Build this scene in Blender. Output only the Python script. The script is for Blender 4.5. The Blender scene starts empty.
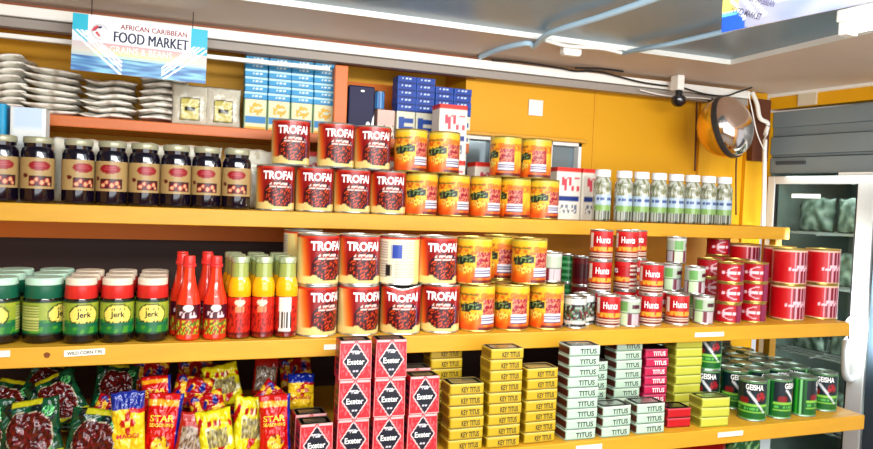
import bpy, bmesh, math, random
import numpy as np
from mathutils import Vector, Matrix, noise
SC = bpy.context.scene
COL = SC.collection
R = math.radians
PI = math.pi
random.seed(7)

# ------------------------------------------------------------------ camera
CZ = 1.65                                   # eye height; floor is z = 0
YAW, PITCH, ROLL, FPX = R(20.2006), R(-1.98466), R(2.31874), 700.0
def cam_axes():
    f = Vector((math.sin(YAW)*math.cos(PITCH), math.cos(YAW)*math.cos(PITCH), math.sin(PITCH)))
    r = Vector((math.cos(YAW), -math.sin(YAW), 0)); u = r.cross(f)
    return math.cos(ROLL)*r+math.sin(ROLL)*u, -math.sin(ROLL)*r+math.cos(ROLL)*u, f
AR, AU, AF = cam_axes()
cd = bpy.data.cameras.new('camera'); cam = bpy.data.objects.new('camera', cd); COL.objects.link(cam)
cd.sensor_width = 36.0; cd.lens = 36.0*FPX/873.0; cd.clip_start = .02
cam.matrix_world = Matrix((( AR.x, AU.x, -AF.x, 0), (AR.y, AU.y, -AF.y, 0), (AR.z, AU.z, -AF.z, CZ), (0, 0, 0, 1)))
SC.camera = cam
def U(x, y, Y):                             # photo pixel -> (X, height) on the plane at depth Y
    v = AF + AR*((x-436.5)/FPX) - AU*((y-224.5)/FPX)
    return v.x/v.y*Y, CZ + v.z/v.y*Y
def UX(x, y, Y): return U(x, y, Y)[0]
def UZ(x, y, Z):                            # photo pixel -> point on the horizontal plane at height Z
    v = AF + AR*((x-436.5)/FPX) - AU*((y-224.5)/FPX)
    k = (Z-CZ)/v.z
    return Vector((v.x*k, v.y*k, Z))

# ------------------------------------------------------------------ light and exposure
w = bpy.data.worlds.new('world'); SC.world = w; w.use_nodes = True
w.node_tree.nodes['Background'].inputs[0].default_value = (.9, .95, 1, 1)
w.node_tree.nodes['Background'].inputs[1].default_value = .6
def area(name, loc, rot, sx, sy, power, col=(1, 1, 1)):
    l = bpy.data.lights.new(name, 'AREA'); l.shape = 'RECTANGLE'; l.size = sx; l.size_y = sy
    l.energy = power; l.color = col
    o = bpy.data.objects.new(name, l); COL.objects.link(o); o.location = loc; o.rotation_euler = rot
    return o
area('added_front_fill', (.9, -1.45, 1.45), (R(90), 0, 0), 3.4, 1.5, 46, (.97, .98, 1))  # large fill lamp added behind the camera for smooth light
area('ceiling_tube_near', (.7, .7, 2.05), (R(52), 0, 0), 1.9,   .12, 15, (1, .98, .94))
area('ceiling_tube_far', (.3, -.3, 2.05), (R(50), 0, 0), 1.5, .12, 12, (1, .98, .94))
area('added_ceiling_uplight', (.55, .8, 1.98), (R(180), 0, 0), 1.9, .12, 9, (1, .98, .95))  # upward twin of the near tube, added to brighten the ceiling
SC.view_settings.view_transform = 'Standard'; SC.view_settings.look = 'None'
SC.view_settings.exposure = .38; SC.view_settings.gamma = 1; SC.view_settings.use_curve_mapping = False

# ------------------------------------------------------------------ materials
def lin(c):
    return tuple(((v/255)/12.92 if v/255 <= .04045 else ((v/255+.055)/1.055)**2.4) for v in c)
def ink(c): return tuple(v**1.28 for v in lin(c))   # printing inks, a little deeper than the swatch
MATS = {}
def mat(name, rgb, rough=.5, metal=0, noise_amt=0, scale=20, coat=0, trans=0, emit=0, alpha=1, ior=1.45, stretch=(1,1,1), bump=0):
    if name in MATS: return MATS[name]
    m = bpy.data.materials.new(name); m.use_nodes = True; nt = m.node_tree; b = nt.nodes['Principled BSDF']
    c = lin(rgb)
    b.inputs['Base Color'].default_value = (*c, 1); b.inputs['Roughness'].default_value = rough
    b.inputs['Metallic'].default_value = metal; b.inputs['Coat Weight'].default_value = coat
    b.inputs['Transmission Weight'].default_value = trans; b.inputs['IOR'].default_value = ior
    b.inputs['Alpha'].default_value = alpha
    if emit:
        b.inputs['Emission Color'].default_value = (*c, 1); b.inputs['Emission Strength'].default_value = emit
    if noise_amt or bump:
        tc = nt.nodes.new('ShaderNodeTexCoord'); mp = nt.nodes.new('ShaderNodeMapping'); n = nt.nodes.new('ShaderNodeTexNoise')
        mp.inputs['Scale'].default_value = stretch
        n.inputs['Scale'].default_value = scale; n.inputs['Detail'].default_value = 5
        nt.links.new(tc.outputs['Object'], mp.inputs[0]); nt.links.new(mp.outputs[0], n.inputs['Vector'])
        if noise_amt:
            mx = nt.nodes.new('ShaderNodeMix'); mx.data_type = 'RGBA'
            mx.inputs[6].default_value = (*[v*(1-noise_amt) for v in c], 1)
            mx.inputs[7].default_value = (*[min(1, v*(1+noise_amt)) for v in c], 1)
            nt.links.new(n.outputs['Fac'], mx.inputs[0]); nt.links.new(mx.outputs[2], b.inputs['Base Color'])
        if bump:
            bp = nt.nodes.new('ShaderNodeBump'); bp.inputs['Strength'].default_value = bump; bp.inputs['Distance'].default_value = .01
            nt.links.new(n.outputs['Fac'], bp.inputs['Height']); nt.links.new(bp.outputs[0], b.inputs['Normal'])
    MATS[name] = m; return m
def attr_mat(name, rough=.35, coat=.0, metal=0, bump=0):
    if name in MATS: return MATS[name]
    m = mat(name, (255, 255, 255), rough, metal, coat=coat, bump=bump, scale=60); nt = m.node_tree
    a = nt.nodes.new('ShaderNodeVertexColor'); a.layer_name = 'print'
    nt.links.new(a.outputs[0], nt.nodes['Principled BSDF'].inputs['Base Color'])
    return m
M_PAPER = attr_mat('printed_paper', .38, .15)
M_CARD = attr_mat('printed_card', .5)
M_FOIL = attr_mat('printed_plastic_film', .22, .4)
M_STEEL = mat('tin_steel', (205, 205, 200), .28, .9)
M_GOLD = mat('tin_gold', (205, 180, 95), .3, .85)
M_WHITE = mat('white_ink', (246, 246, 244), .5)
M_NAVY = mat('navy_ink', (20, 28, 70), .5)
M_BLACK = mat('black_ink', (22, 20, 24), .5)
M_REDINK = mat('red_ink', (190, 25, 30), .5)
M_ORINK = mat('orange_ink', (235, 120, 30), .5)
M_YELINK = mat('yellow_ink', (245, 205, 60), .5)
M_SHELF = mat('yellow_painted_wood', (210, 154, 36), .45, noise_amt=.14, scale=9, stretch=(1, 6, 6))
M_SHELF2 = mat('orange_painted_wood', (212, 112, 52), .45, noise_amt=.12, scale=9, stretch=(1, 6, 6))
M_WALL = mat('yellow_wall_paint', (218, 158, 2), .55, noise_amt=.08, scale=3, bump=.08)
M_BACK = mat('orange_back_board', (226, 118, 18), .6, noise_amt=.15, scale=4)
M_DARK = mat('painted_shade_board', (48, 28, 22), .7, noise_amt=.2, scale=6)
M_BEIGE = mat('beige_ceiling_board', (212, 196, 182), .5, noise_amt=.1, scale=5)
M_CEIL = mat('blue_grey_ceiling_panel', (112, 142, 162), .3, noise_amt=.12, scale=2.5)
M_TRIM = mat('off_white_plastic', (236, 236, 230), .45)
M_PIPE = mat('pale_blue_conduit', (176, 212, 236), .4)
M_BLACKP = mat('black_plastic', (26, 26, 30), .4)
M_FLOOR = mat('floor_tile', (150, 140, 128), .5, noise_amt=.15, scale=4)
M_ALU = mat('brushed_aluminium', (206, 208, 210), .36, .35, noise_amt=.06, scale=4, stretch=(1, 1, 12))
M_GREYP = mat('grey_metal_panel', (130, 144, 150), .38, .3, noise_amt=.08, scale=4)
M_TUBE = mat('lit_tube', (255, 253, 246), .5, emit=5)

# ------------------------------------------------------------------ object helpers
def link(name, me, m=None, parent=None, loc=(0, 0, 0), rz=0):
    o = bpy.data.objects.new(name, me); COL.objects.link(o)
    if m is not None and me is not None:
        for q in (m if isinstance(m, (list, tuple)) else [m]): me.materials.append(q)
    o.parent = parent; o.location = loc; o.rotation_euler = (0, 0, rz)
    return o
def tag(o, label, cat, group=None, kind=None):
    o['label'] = label; o['category'] = cat
    if group: o['group'] = group
    if kind: o['kind'] = kind
    return o
def struct(o): o['kind'] = 'structure'; return o
def empty(name, loc=(0, 0, 0)): return link(name, None, None, None, loc)
def copy_tree(o, parent=None):
    c = o.copy(); COL.objects.link(c); c.parent = parent
    for ch in list(o.children): copy_tree(ch, c)
    return c
class Proto:
    def __init__(s, root, cat, round_=False): s.root = root; s.used = False; s.cat = cat; s.round = round_
    def put(s, x, y, z, rz, label, group, tilt=None, scale=None):
        if s.round: rz -= math.atan2(x, y)       # labels are turned about the aisle's standing point
        z += .0004
        if s.used: o = copy_tree(s.root)
        else: o = s.root; s.used = True
        o.location = (x, y, z); o.rotation_euler = (tilt[0], tilt[1], rz) if tilt else (0, 0, rz)
        if scale: o.scale = scale
        for k in ('label', 'group', 'category'):
            if k in o: del o[k]
        tag(o, label, s.cat, group); return o
def from_bm(name, bm, m, parent=None, smooth=False, loc=(0,0,0), rz=0):
    me = bpy.data.meshes.new(name); bmesh.ops.recalc_face_normals(bm, faces=bm.faces); bm.to_mesh(me); bm.free()
    if smooth: me.shade_smooth()
    return link(name, me, m, parent, loc, rz)
def bx(bm, x0, x1, y0, y1, z0, z1, bev=0):
    vs = [bm.verts.new(p) for p in ((x0,y0,z0),(x1,y0,z0),(x1,y1,z0),(x0,y1,z0),(x0,y0,z1),(x1,y0,z1),(x1,y1,z1),(x0,y1,z1))]
    fs = [bm.faces.new([vs[i] for i in f]) for f in ((3,2,1,0),(4,5,6,7),(0,1,5,4),(1,2,6,5),(2,3,7,6),(3,0,4,7))]
    if bev:
        es = list({e for f in fs for e in f.edges})
        bmesh.ops.bevel(bm, geom=es, offset=bev, segments=2, affect='EDGES', profile=.5)
def box(name, x0, x1, y0, y1, z0, z1, m, parent=None, bev=0, **k):
    bm = bmesh.new(); bx(bm, x0, x1, y0, y1, z0, z1, bev); return from_bm(name, bm, m, parent, **k)
def tube(name, pts, r, m, parent=None, n=10, smooth_path=True):
    pts = [Vector(p) for p in pts]
    if smooth_path and len(pts) > 2:
        out = []
        for i in range(len(pts)-1):
            p0 = pts[max(i-1, 0)]; p1 = pts[i]; p2 = pts[i+1]; p3 = pts[min(i+2, len(pts)-1)]
            for k in range(6):
                t = k/6
                out.append(.5*((2*p1)+(p2-p0)*t+(2*p0-5*p1+4*p2-p3)*t*t+(3*p1-p0-3*p2+p3)*t**3))
        pts = out+[pts[-1]]
    bm = bmesh.new(); rings = []
    for i, p in enumerate(pts):
        d = (pts[min(i+1, len(pts)-1)]-pts[max(i-1, 0)]).normalized()
        a = d.cross(Vector((0, 0, 1)));  a = a if a.length > .05 else d.cross(Vector((1, 0, 0))); a.normalize(); b = d.cross(a)
        rings.append([bm.verts.new(p+(a*math.cos(2*PI*k/n)+b*math.sin(2*PI*k/n))*r) for k in range(n)])
    for q, s in zip(rings, rings[1:]):
        for k in range(n): bm.faces.new((q[k], q[(k+1) % n], s[(k+1) % n], s[k]))
    bm.faces.new(rings[0]); bm.faces.new(rings[-1])
    return from_bm(name, bm, m, parent, True)
def lathe(name, prof, m, parent=None, n=28, loc=(0,0,0)):
    bm = bmesh.new(); rings = []
    for r, z in prof:
        if r < 1e-6: rings.append([bm.verts.new((0, 0, z))])
        else: rings.append([bm.verts.new((r*math.sin(2*PI*k/n), -r*math.cos(2*PI*k/n), z)) for k in range(n)])
    for q, s in zip(rings, rings[1:]):
        for k in range(n):
            j = (k+1) % n
            if len(q) == 1 and len(s) == 1: continue
            if len(q) == 1: bm.faces.new((q[0], s[j], s[k]))
            elif len(s) == 1: bm.faces.new((q[k], q[j], s[0]))
            else: bm.faces.new((q[k], q[j], s[j], s[k]))
    o = from_bm(name, bm, m, parent, False, loc)
    me = o.data; me.shade_smooth()
    me.set_sharp_from_angle(angle=R(40))
    return o
def rr_point(hx, hy, c, s):
    """point on a rounded rectangle, s in metres clockwise seen from above from the front centre (x to the right)"""
    segs = [('l', hx-c), ('a', c*PI/2), ('l', 2*(hy-c)), ('a', c*PI/2), ('l', 2*(hx-c)), ('a', c*PI/2), ('l', 2*(hy-c)), ('a', c*PI/2), ('l', hx-c)]
    P = Vector((0, -hy)); d = 0.0
    for t, L in segs:
        q = min(s, L)
        dv = Vector((math.cos(d), math.sin(d)))
        if t == 'l': P = P+dv*q
        elif c > 0:
            a = q/c; nrm = Vector((-math.sin(d), math.cos(d))); ctr = P+nrm*c
            P = ctr+Vector((math.sin(d+a), -math.cos(d+a)))*c; d += a
        s -= q
        if s <= 1e-9: break
        if t == 'l': pass
    return P
def perim(hx, hy, c): return 4*(hx-c)+4*(hy-c)+2*PI*c
def printed(name, hx, hy, c, levels, paint, m, parent=None, n=96, caps=True, closed=True, keep=None):
    """shell swept over levels [(z, inset)], painted by paint(s, t): s metres from the front centre, t 0..1 up"""
    L = perim(hx, hy, c); bm = bmesh.new(); lay = bm.loops.layers.float_color.new('print')
    z0, z1 = levels[0][0], levels[-1][0]; S = [(-.5+k/n)*L for k in range(n+1)]
    base = []
    for s in S: base.append(rr_point(hx, hy, c, s % L))
    rings = []
    for z, ins in levels:
        kx, ky = (hx-ins)/hx, (hy-ins)/hy
        rings.append([bm.verts.new((p.x*kx, p.y*ky, z)) for p in base[:-1]])
    cache = {}
    def col(i, j):
        if (i, j) not in cache:
            t = (levels[j][0]-z0)/(z1-z0) if z1 > z0 else 0
            cache[i, j] = (*ink(paint(S[i], t)), 1)
        return cache[i, j]
    for j in range(len(levels)-1):
        for i in range(n):
            k = (i+1) % n
            f = bm.faces.new((rings[j][i], rings[j][k], rings[j+1][k], rings[j+1][i])); f.smooth = True
            for lp, cc in zip(f.loops, (col(i, j), col(i+1, j), col(i+1, j+1), col(i, j+1))): lp[lay] = cc
    if caps:
        for rg, j in ((rings[0][::-1], 0), (rings[-1], len(levels)-1)):
            f = bm.faces.new(rg)
            for lp in f.loops: lp[lay] = col(n//2, j)
    me = bpy.data.meshes.new(name); bm.normal_update(); bm.to_mesh(me); bm.free()
    me.set_sharp_from_angle(angle=R(50))
    return link(name, me, m, parent)
def zs(z0, z1, k): return [(z0+(z1-z0)*i/k, 0) for i in range(k+1)]
# lettering: a font curve turned into a mesh, fitted to w x h, then bent round a cylinder or laid flat
def text_mesh(s, w, h, name='lettering', bold=.02, shear=0):
    cu = bpy.data.curves.new('t', 'FONT'); cu.body = s; cu.size = 1; cu.offset = bold; cu.shear = shear; cu.resolution_u = 3
    o = bpy.data.objects.new('t', cu); COL.objects.link(o)
    dg = bpy.context.evaluated_depsgraph_get(); me = bpy.data.meshes.new_from_object(o.evaluated_get(dg)); me.name = name
    bpy.data.objects.remove(o); bpy.data.curves.remove(cu)
    P = np.array([v.co[:2] for v in me.vertices]); lo, hi = P.min(0), P.max(0)
    for v in me.vertices:
        v.co = ((v.co.x-(lo[0]+hi[0])/2)/(hi[0]-lo[0])*w, 0, (v.co.y-(lo[1]+hi[1])/2)/(hi[1]-lo[1])*h)
    me.materials.clear(); return me
def bend(me, r, step=.006):
    bm = bmesh.new(); bm.from_mesh(me); xs = [v.co.x for v in bm.verts]; x = min(xs)+step
    while x < max(xs):
        bmesh.ops.bisect_plane(bm, geom=bm.verts[:]+bm.edges[:]+bm.faces[:], plane_co=(x, 0, 0), plane_no=(1, 0, 0)); x += step
    for v in bm.verts:
        a = v.co.x/r; v.co = (math.sin(a)*r, -math.cos(a)*r, v.co.z)
    bm.to_mesh(me); bm.free(); return me
def write(s, w, h, m, parent, r=None, ang=0, z=0, y=0, x=0, bold=.02, shear=0, name='lettering'):
    me = text_mesh(s, w, h, name, bold, shear)
    if r: me = bend(me, r)
    return link(name, me, m, parent, (0, 0, z) if r else (x, y, z), ang)
def mixc(a, b, t): t = max(0, min(1, t)); return tuple(p+(q-p)*t for p, q in zip(a, b))
def nz(x, y, k=0): return noise.noise(Vector((x, y, k)))
def hsh(i, j, k=0):
    v = math.sin(i*127.1+j*311.7+k*74.7)*43758.5; return v-math.floor(v)
def wraps(deg): return (deg+180) % 360-180

# ------------------------------------------------------------------ levels
S1, S2, S3 = CZ-.045, CZ-.331, CZ-.580           # tops of the three yellow shelves
D1, D2, D3 = 1.84, 1.60, 1.47                    # their front edges
CEIL = CZ+.465
WALLY = 2.15

# ------------------------------------------------------------------ room
struct(box('floor', -1.8, 3.6, -1.6, 2.7, -.05, 0, M_FLOOR))
tc = UZ(735, 63, CEIL)
inX, inY = tc.x, 1.77
# beige ceiling border with the raised blue-grey panel inside it
bm = bmesh.new()
bx(bm, -1.8, 3.6, inY, 2.7, CEIL, CEIL+.08); bx(bm, inX, 3.6, -1.6, inY, CEIL, CEIL+.08)
struct(from_bm('trim_1', bm, M_BEIGE))
struct(box('ceiling', -1.8, inX, -1.6, inY, CEIL+.012, CEIL+.07, M_CEIL))
bm = bmesh.new(); bx(bm, -1.8, inX, inY-.006, inY, CEIL-.003, CEIL+.012); bx(bm, inX-.006, inX, -1.6, inY-.0061, CEIL-.003, CEIL+.0119)
struct(from_bm('trim_2', bm, M_TRIM))
struct(box('wall_left', -1.85, -1.8, -1.6, 2.7, 0, CEIL, M_WALL))
bm = bmesh.new()
bx(bm, -1.8, 3.6, -1.65, -1.6, 0, .55); bx(bm, -1.8, -1.0, -1.65, -1.6, .55, CEIL); bx(bm, 2.8, 3.6, -1.65, -1.6, .55, CEIL)
struct(from_bm('wall_front', bm, M_WALL))
# back wall: recess behind the orange shelf on the left, yellow wall with a niche on the right
nx0, nx1 = UX(462, 150, WALLY), UX(580, 150, WALLY); nz0, nz1 = S1+.02, U(520, 139, WALLY)[1]
RX = UX(471, 100, WALLY)
bm = bmesh.new()
bx(bm, -1.8, RX, 2.34, 2.40, 0, CEIL); bx(bm, RX-.02, RX, WALLY, 2.34, nz1+.05, CEIL)
struct(from_bm('wall_back', bm, M_WALL))
bm = bmesh.new()
bx(bm, RX, 2.14, WALLY, WALLY+.05, nz1, CEIL); bx(bm, nx1, 2.14, WALLY, WALLY+.05, 0, nz1); bx(bm, RX-.1, nx1, WALLY, WALLY+.05, 0, nz0)
struct(from_bm('wall_right_of_recess', bm, M_WALL))
bm = bmesh.new()
for px, wd, t in ((592, .012, .004), (697, .05, .012), (743, .09, .018)):
    X = UX(px, 150, WALLY); bx(bm, X, X+wd, WALLY-t, WALLY, S1-.1, CEIL, .002)
struct(from_bm('trim_3', bm, M_WALL))
# niche window: white frame, grey backing, ledge
wr = struct(empty('window_1'))
bm = bmesh.new(); f = .012
bx(bm, nx0, nx1, WALLY-.01, WALLY+.02, nz1-f, nz1); bx(bm, nx0, nx1, WALLY-.01, WALLY+.02, nz0, nz0+f)
for X in (nx0, UX(492, 150, WALLY), UX(548, 150, WALLY), nx1-f): bx(bm, X, X+f, WALLY-.01, WALLY+.02, nz0, nz1)
from_bm('window_frame', bm, M_TRIM, wr)
box('pane', nx0, nx1, WALLY+.022, WALLY+.027, nz0, nz1, mat('dusky_glass', (120, 138, 146), .08, .2), wr)
bm = bmesh.new(); bx(bm, nx0-.01, nx1+.01, WALLY-.03, WALLY, nz1, nz1+.012, .002); from_bm('window_ledge', bm, M_SHELF, wr)
# orange-brown header board and wall trunking under the ceiling
struct(box('trim_4', -1.8, RX, 2.10, 2.13, CZ+.400, CEIL, mat('brown_header_board', (150, 84, 48), .6, noise_amt=.15)))
tr = tag(empty('cable_trunking', (0, 2.08, CZ+.41)), 'long white plastic trunking running under the beige ceiling border along the back wall', 'trunking')
box('cover', -1.75, 1.98, -.02, .02, .014, .042, M_TRIM, tr, .003)
box('lower_channel', -1.75, 1.98, -.01, .02, -.012, .012, mat('grey_channel', (150, 142, 134), .5), tr, .002)
rl = tag(empty('curtain_rail', (0, 2.06, CZ+.372)), 'thin pale rail below the trunking, ending at the orange post', 'rail')
box('rail_bar', -1.75, U(330, 56, 2.06)[0], -.008, .008, -.006, .006, M_TRIM, rl, .002)
# right wall, turned a little, with yellow boards above the freezer
RWA = R(10)
def RW(t, d=0):                                   # t metres along the right wall toward the viewer, d into the wall
    return Vector((2.14+math.sin(RWA)*t+math.cos(RWA)*d, WALLY-math.cos(RWA)*t+math.sin(RWA)*d, 0))
def rwbox(bm, t0, t1, d0, d1, z0, z1, bev=0):
    n0 = len(bm.verts); tmp = bmesh.new(); bx(tmp, t0, t1, d0, d1, z0, z1, bev)
    for v in tmp.verts:
        p = RW(v.co.x, v.co.y); v.co = (p.x, p.y, v.co.z)
    me = bpy.data.meshes.new('x'); tmp.to_mesh(me); tmp.free(); bm.from_mesh(me); bpy.data.meshes.remove(me)
def rwobj(name, parts, m, parent=None, bev=0):
    bm = bmesh.new()
    for p in parts: rwbox(bm, *p, bev)
    return from_bm(name, bm, m, parent)
FT = CZ+.395
struct(rwobj('wall_right', [(.005, 3.9, .02, .07, FT+.012, CEIL), (.005, .02, .02, .6, 0, FT), (1.45, 3.9, .02, .07, 0, FT+.012)], M_WALL))
struct(rwobj('trim_5', [(.13, .20, .008, .019, FT+.014, CEIL-.004)], mat('cream_plate', (206, 196, 172), .5)))
struct(rwobj('trim_6', [(-.0, 3.0, .0, .02, CEIL-.012, CEIL-.001)], M_TRIM))
# corner clutter: dark board behind the mirror
struct(box('trim_7', UX(750, 120, 2.12), 2.12, 2.1, 2.125, CZ+.2, CEIL-.03, mat('dark_orange_board', (92, 46, 24), .6, noise_amt=.2)))

# ------------------------------------------------------------------ freezer
fz = tag(empty('display_freezer', RW(.02)), 'tall grey upright freezer with glass door in the right corner', 'freezer')
def fr(name, parts, m, bev=0, parent=None):
    o = rwobj(name, parts, m, None, bev)
    o.parent = parent or fz
    off = RW(.02)
    for v in o.data.vertices: v.co -= off
    return o
DT, F0, F1 = CZ+.145, .03, .62
fr('cabinet', [(.022, .03, .03, .6, .1, FT), (F1+.0, F1+.012, .03, .6, .1, FT), (.022, F1, .58, .6, .1, FT), (.022, F1, .03, .58, .1, .16)], mat('freezer_liner', (112, 124, 118), .5))
fr('header_panel', [(.022, F1, .022, .05, DT+.19, FT), (.022, F1, .028, .05, DT+.155, DT+.19), (.022, F1, .018, .05, DT+.085, DT+.153), (.022, F1, .028, .05, DT+.075, DT+.085), (.022, F1, .02, .05, DT+.012, DT+.073)], M_GREYP, .003)
fr('vent_slot', [(.05, .17, .012, .0195, DT+.045, DT+.058)], mat('vent_dark', (60, 66, 72), .5), .002)
fr('header_light_strip', [(.30, F1, .008, .03, DT+.002, DT+.012)], M_TRIM)
fdoor = fr('door', [(.03, .062, .0, .02, .16, DT), (.375, .432, .0, .02, .16, DT), (.062, .375, .0, .02, DT-.03, DT), (.062, .375, .0, .02, .16, .2)], M_ALU, .003)
fr('door_gasket', [(.062, .068, .003, .018, .2, DT-.03), (.369, .375, .003, .018, .2, DT-.03)], M_BLACKP, 0, fdoor)
fr('glass', [(.068, .369, .008, .012, .2, DT-.03)], mat('door_glass', (235, 245, 242), .02, trans=1, ior=1.2), 0, fdoor)
fr('price_sticker', [(.13, .24, .004, .0075, DT-.082, DT-.066)], mat('sticker_white', (240, 238, 226), .5), 0, fdoor)
fr('side_post', [(.44, F1, .0, .02, .16, DT)], mat('dark_post', (70, 84, 98), .3, .5), .002)
off = RW(.02)
h0, h1 = RW(.395, -.004), RW(.395, -.045)
hz0, hz1 = U(856, 318, h1.y)[1], U(852, 380, h1.y)[1]
tube('handle', [Vector((h0.x, h0.y, hz0))-off, Vector((h1.x, h1.y, hz0-.03))-off, Vector((h1.x, h1.y, hz1+.03))-off, Vector((h0.x, h0.y, hz1))-off], .012, M_ALU, fdoor)
fl_ = bpy.data.lights.new('freezer_lamp', 'AREA'); fl_.size = .35; fl_.energy = .9; fl_.color = (.88, 1, .95)
fo_ = bpy.data.objects.new('freezer_lamp', fl_); COL.objects.link(fo_); pf = RW(.3, .1); fo_.location = (pf.x, pf.y, DT+.0); fo_.rotation_euler = (R(0), 0, 0)
fv = bpy.data.lights.new('freezer_lamp_vertical', 'AREA'); fv.shape = 'RECTANGLE'; fv.size = .04; fv.size_y = 1.3; fv.energy = 7; fv.color = (.9, 1, .95)
fvo = bpy.data.objects.new('freezer_lamp_vertical', fv); COL.objects.link(fvo); pf = RW(.56, .05); fvo.location = (pf.x, pf.y, 1.05); fvo.rotation_euler = (Vector((RW(.2, .4)-RW(.56, .05)))).to_track_quat('-Z', 'Z').to_euler()
for k, z in enumerate((.55, .85, 1.12, 1.38, 1.58)):
    fr('wire_shelf', [(.032, F1-.01, .06+.05*q, .066+.05*q, z, z+.006) for q in range(11)]+[(a_, a_+.008, .06, .566, z-.006, z) for a_ in (.05, .2, .35, .5)], mat('shelf_wire', (170, 176, 176), .4, .3))

# ------------------------------------------------------------------ shelving unit
E1, E2, E3 = 1.972, 1.985, 1.905
BK = 2.10
su = tag(empty('shelving_unit', (0, BK, 0)), 'yellow painted wooden wall shelving unit with three long shelves full of groceries', 'shelving')
def sbox(name, x0, x1, y0, y1, z0, z1, m, parent=None, bev=0):
    return box(name, x0, x1, y0-BK, y1-BK, z0, z1, m, parent or su, bev)
for name, e, d, s in (('shelf_board', E1, D1, S1), ('shelf_board', E2, D2, S2), ('shelf_board', E3, D3, S3), ('shelf_board', 1.9, 1.52, CZ-1.02)):
    sb = sbox(name, -1.7, e, d+.02, BK, s-.018, s, M_SHELF)
    sbox('front_edge', -1.7, e, d, d+.0195, s-.042, s, M_SHELF, sb, .002)
for X, d in ((1.947, 1.875), (-.9, 1.9)):
    for a, b in ((S2+.0005, S1-.019), (S3+.0005, S2-.019), (CZ-1.02+.0005, S3-.019), (0, CZ-1.02-.019)):
        sbox('post', X-.014, X+.014, d-.014, d+.014, a, b, M_SHELF, None, .002)
sbox('back_panel', -1.7, .95, BK+.001, BK+.012, CZ-.142, S1-.019, M_BACK, None)
sbox('back_panel', .95, 2.0, BK+.001, BK+.012, S2+.0005, S1-.019, mat('ochre_back_board', (214, 150, 40), .6, noise_amt=.12), None)
sbox('shade_backing', -1.7, 2.0, BK+.013, BK+.03, 0, S1-.03, M_DARK, None)  # dark sheet: shade of the gap behind the shelves put into its colour
# price strips and marks on the shelf edges
def tag_strip(px0, px1, py, D, label, txt=None, ang=0, hh=.013):
    (xa, za), (xb, zb) = U(px0, py, D-.002), U(px1, py, D-.002)
    t = tag(empty('price_strip', ((xa+xb)/2, D-.0022, (za+zb)/2)), label, 'price label', 'price strips on the shelf edges')
    wdt = abs(xb-xa)
    box('paper', -wdt/2, wdt/2, 0, .0015, -hh/2, hh/2, mat('label_paper', (238, 234, 214), .6), t)
    if txt: write(txt, wdt*.85, hh*.5, M_BLACK, t, y=-.0004)
    t.rotation_euler = (0, ang, 0); return t
tag_strip(64, 105, 352.5, D2, 'handwritten white price strip on the middle shelf edge under the red topped jars', 'WILD CORN 7.95', R(-2))
tag_strip(-8, 10, 354, D2, 'blank white price strip at the far left end of the middle shelf edge', None, R(-1))
tag_strip(324, 337, 347, D2, 'tiny white price strip on the middle shelf edge above the pink tins', None, 0, .012)
tag_strip(695, 724, 334.5, D2, 'white price strip on the middle shelf edge below the small red cans')
tag_strip(718, 743, 434, D3, 'white price strip on the bottom shelf edge below the green cans')
tag_strip(576, 602, 447.5, D3, 'white price strip on the bottom shelf edge below the tall mint tin stack')
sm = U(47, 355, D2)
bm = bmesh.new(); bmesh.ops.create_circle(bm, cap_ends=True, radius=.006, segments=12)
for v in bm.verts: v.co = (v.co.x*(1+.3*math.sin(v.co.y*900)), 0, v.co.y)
k_ = from_bm('edge_hole_spot', bm, mat('hole_brown', (120, 62, 20), .7), su); k_.location = (sm[0], D2-.0008-BK, sm[1])  # flat brown disc: the dark of a small hole painted on the edge

# upper orange shelf with its post
OT = CZ+.186
ou = tag(empty('upper_shelf', (0, 2.1, OT)), 'orange wooden upper shelf holding white flour bags and small blue boxes', 'shelf')
ox1 = UX(470, 133, 2.1)
box('board', -1.7, ox1, 0, .235, -.03, 0, M_SHELF2, ou, .003)
pX = U(340, 100, 2.09)[0]
box('post', pX-.02, pX+.02, -.022, -.001, -.036, .205, M_SHELF2, ou, .003)
box('bracket', pX-.018, pX+.018, .0, .22, .165, .2, M_SHELF2, ou, .002)
box('recess_lining', pX+.03, ox1-.005, .222, .234, .0, .2, M_BACK, ou)

# ------------------------------------------------------------------ cans
def can(name, cat, r, h, paint, lid=M_STEEL, n=112, k=36, rim=.0016, lidcol=None, texts=(), matl=None):
    root = empty(name)
    lathe('body', [(0, .002), (r-.003, .002), (r, .0), (r+rim*.4, .0015), (r-.0006, .004), (r-.0006, h-.004), (r+rim*.4, h-.0015), (r, h), (r-.0025, h), (r-.003, h-.003)], lid, root)
    lathe('lid', [(r-.0031, h-.0028), (r*.84, h-.0028), (r*.82, h-.0018), (r*.55, h-.0018), (r*.53, h-.0028), (0, h-.0028)], lidcol or lid, root)
    lb = printed('label', r, r, r-1e-5, zs(.0045, h-.0045, k), lambda s, t: paint(wraps(math.degrees(s/r)), t), matl or M_PAPER, root, n=n, caps=False)
    for t in texts:
        s, wd, hh, m, ang, v = t[:6]
        write(s, wd*r, hh*h, m, lb, r=r+.0006, ang=R(ang), z=v*h, bold=t[6] if len(t) > 6 else .02, shear=t[7] if len(t) > 7 else 0)
    return Proto(root, cat, True)
def back_panel_print(a, t, base=(236, 228, 200)):
    c = base
    if .1 < t < .92 and int((t*34)) % 2 == 0 and 112 < abs(a) < 168: c = mixc(base, (120, 110, 120), .5)
    if a < -150 and .55 < t < .85: c = (60, 90, 170)
    if a > 150 and .15 < t < .4 and int(a*1.3) % 2: c = (40, 40, 40)
    return c
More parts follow.
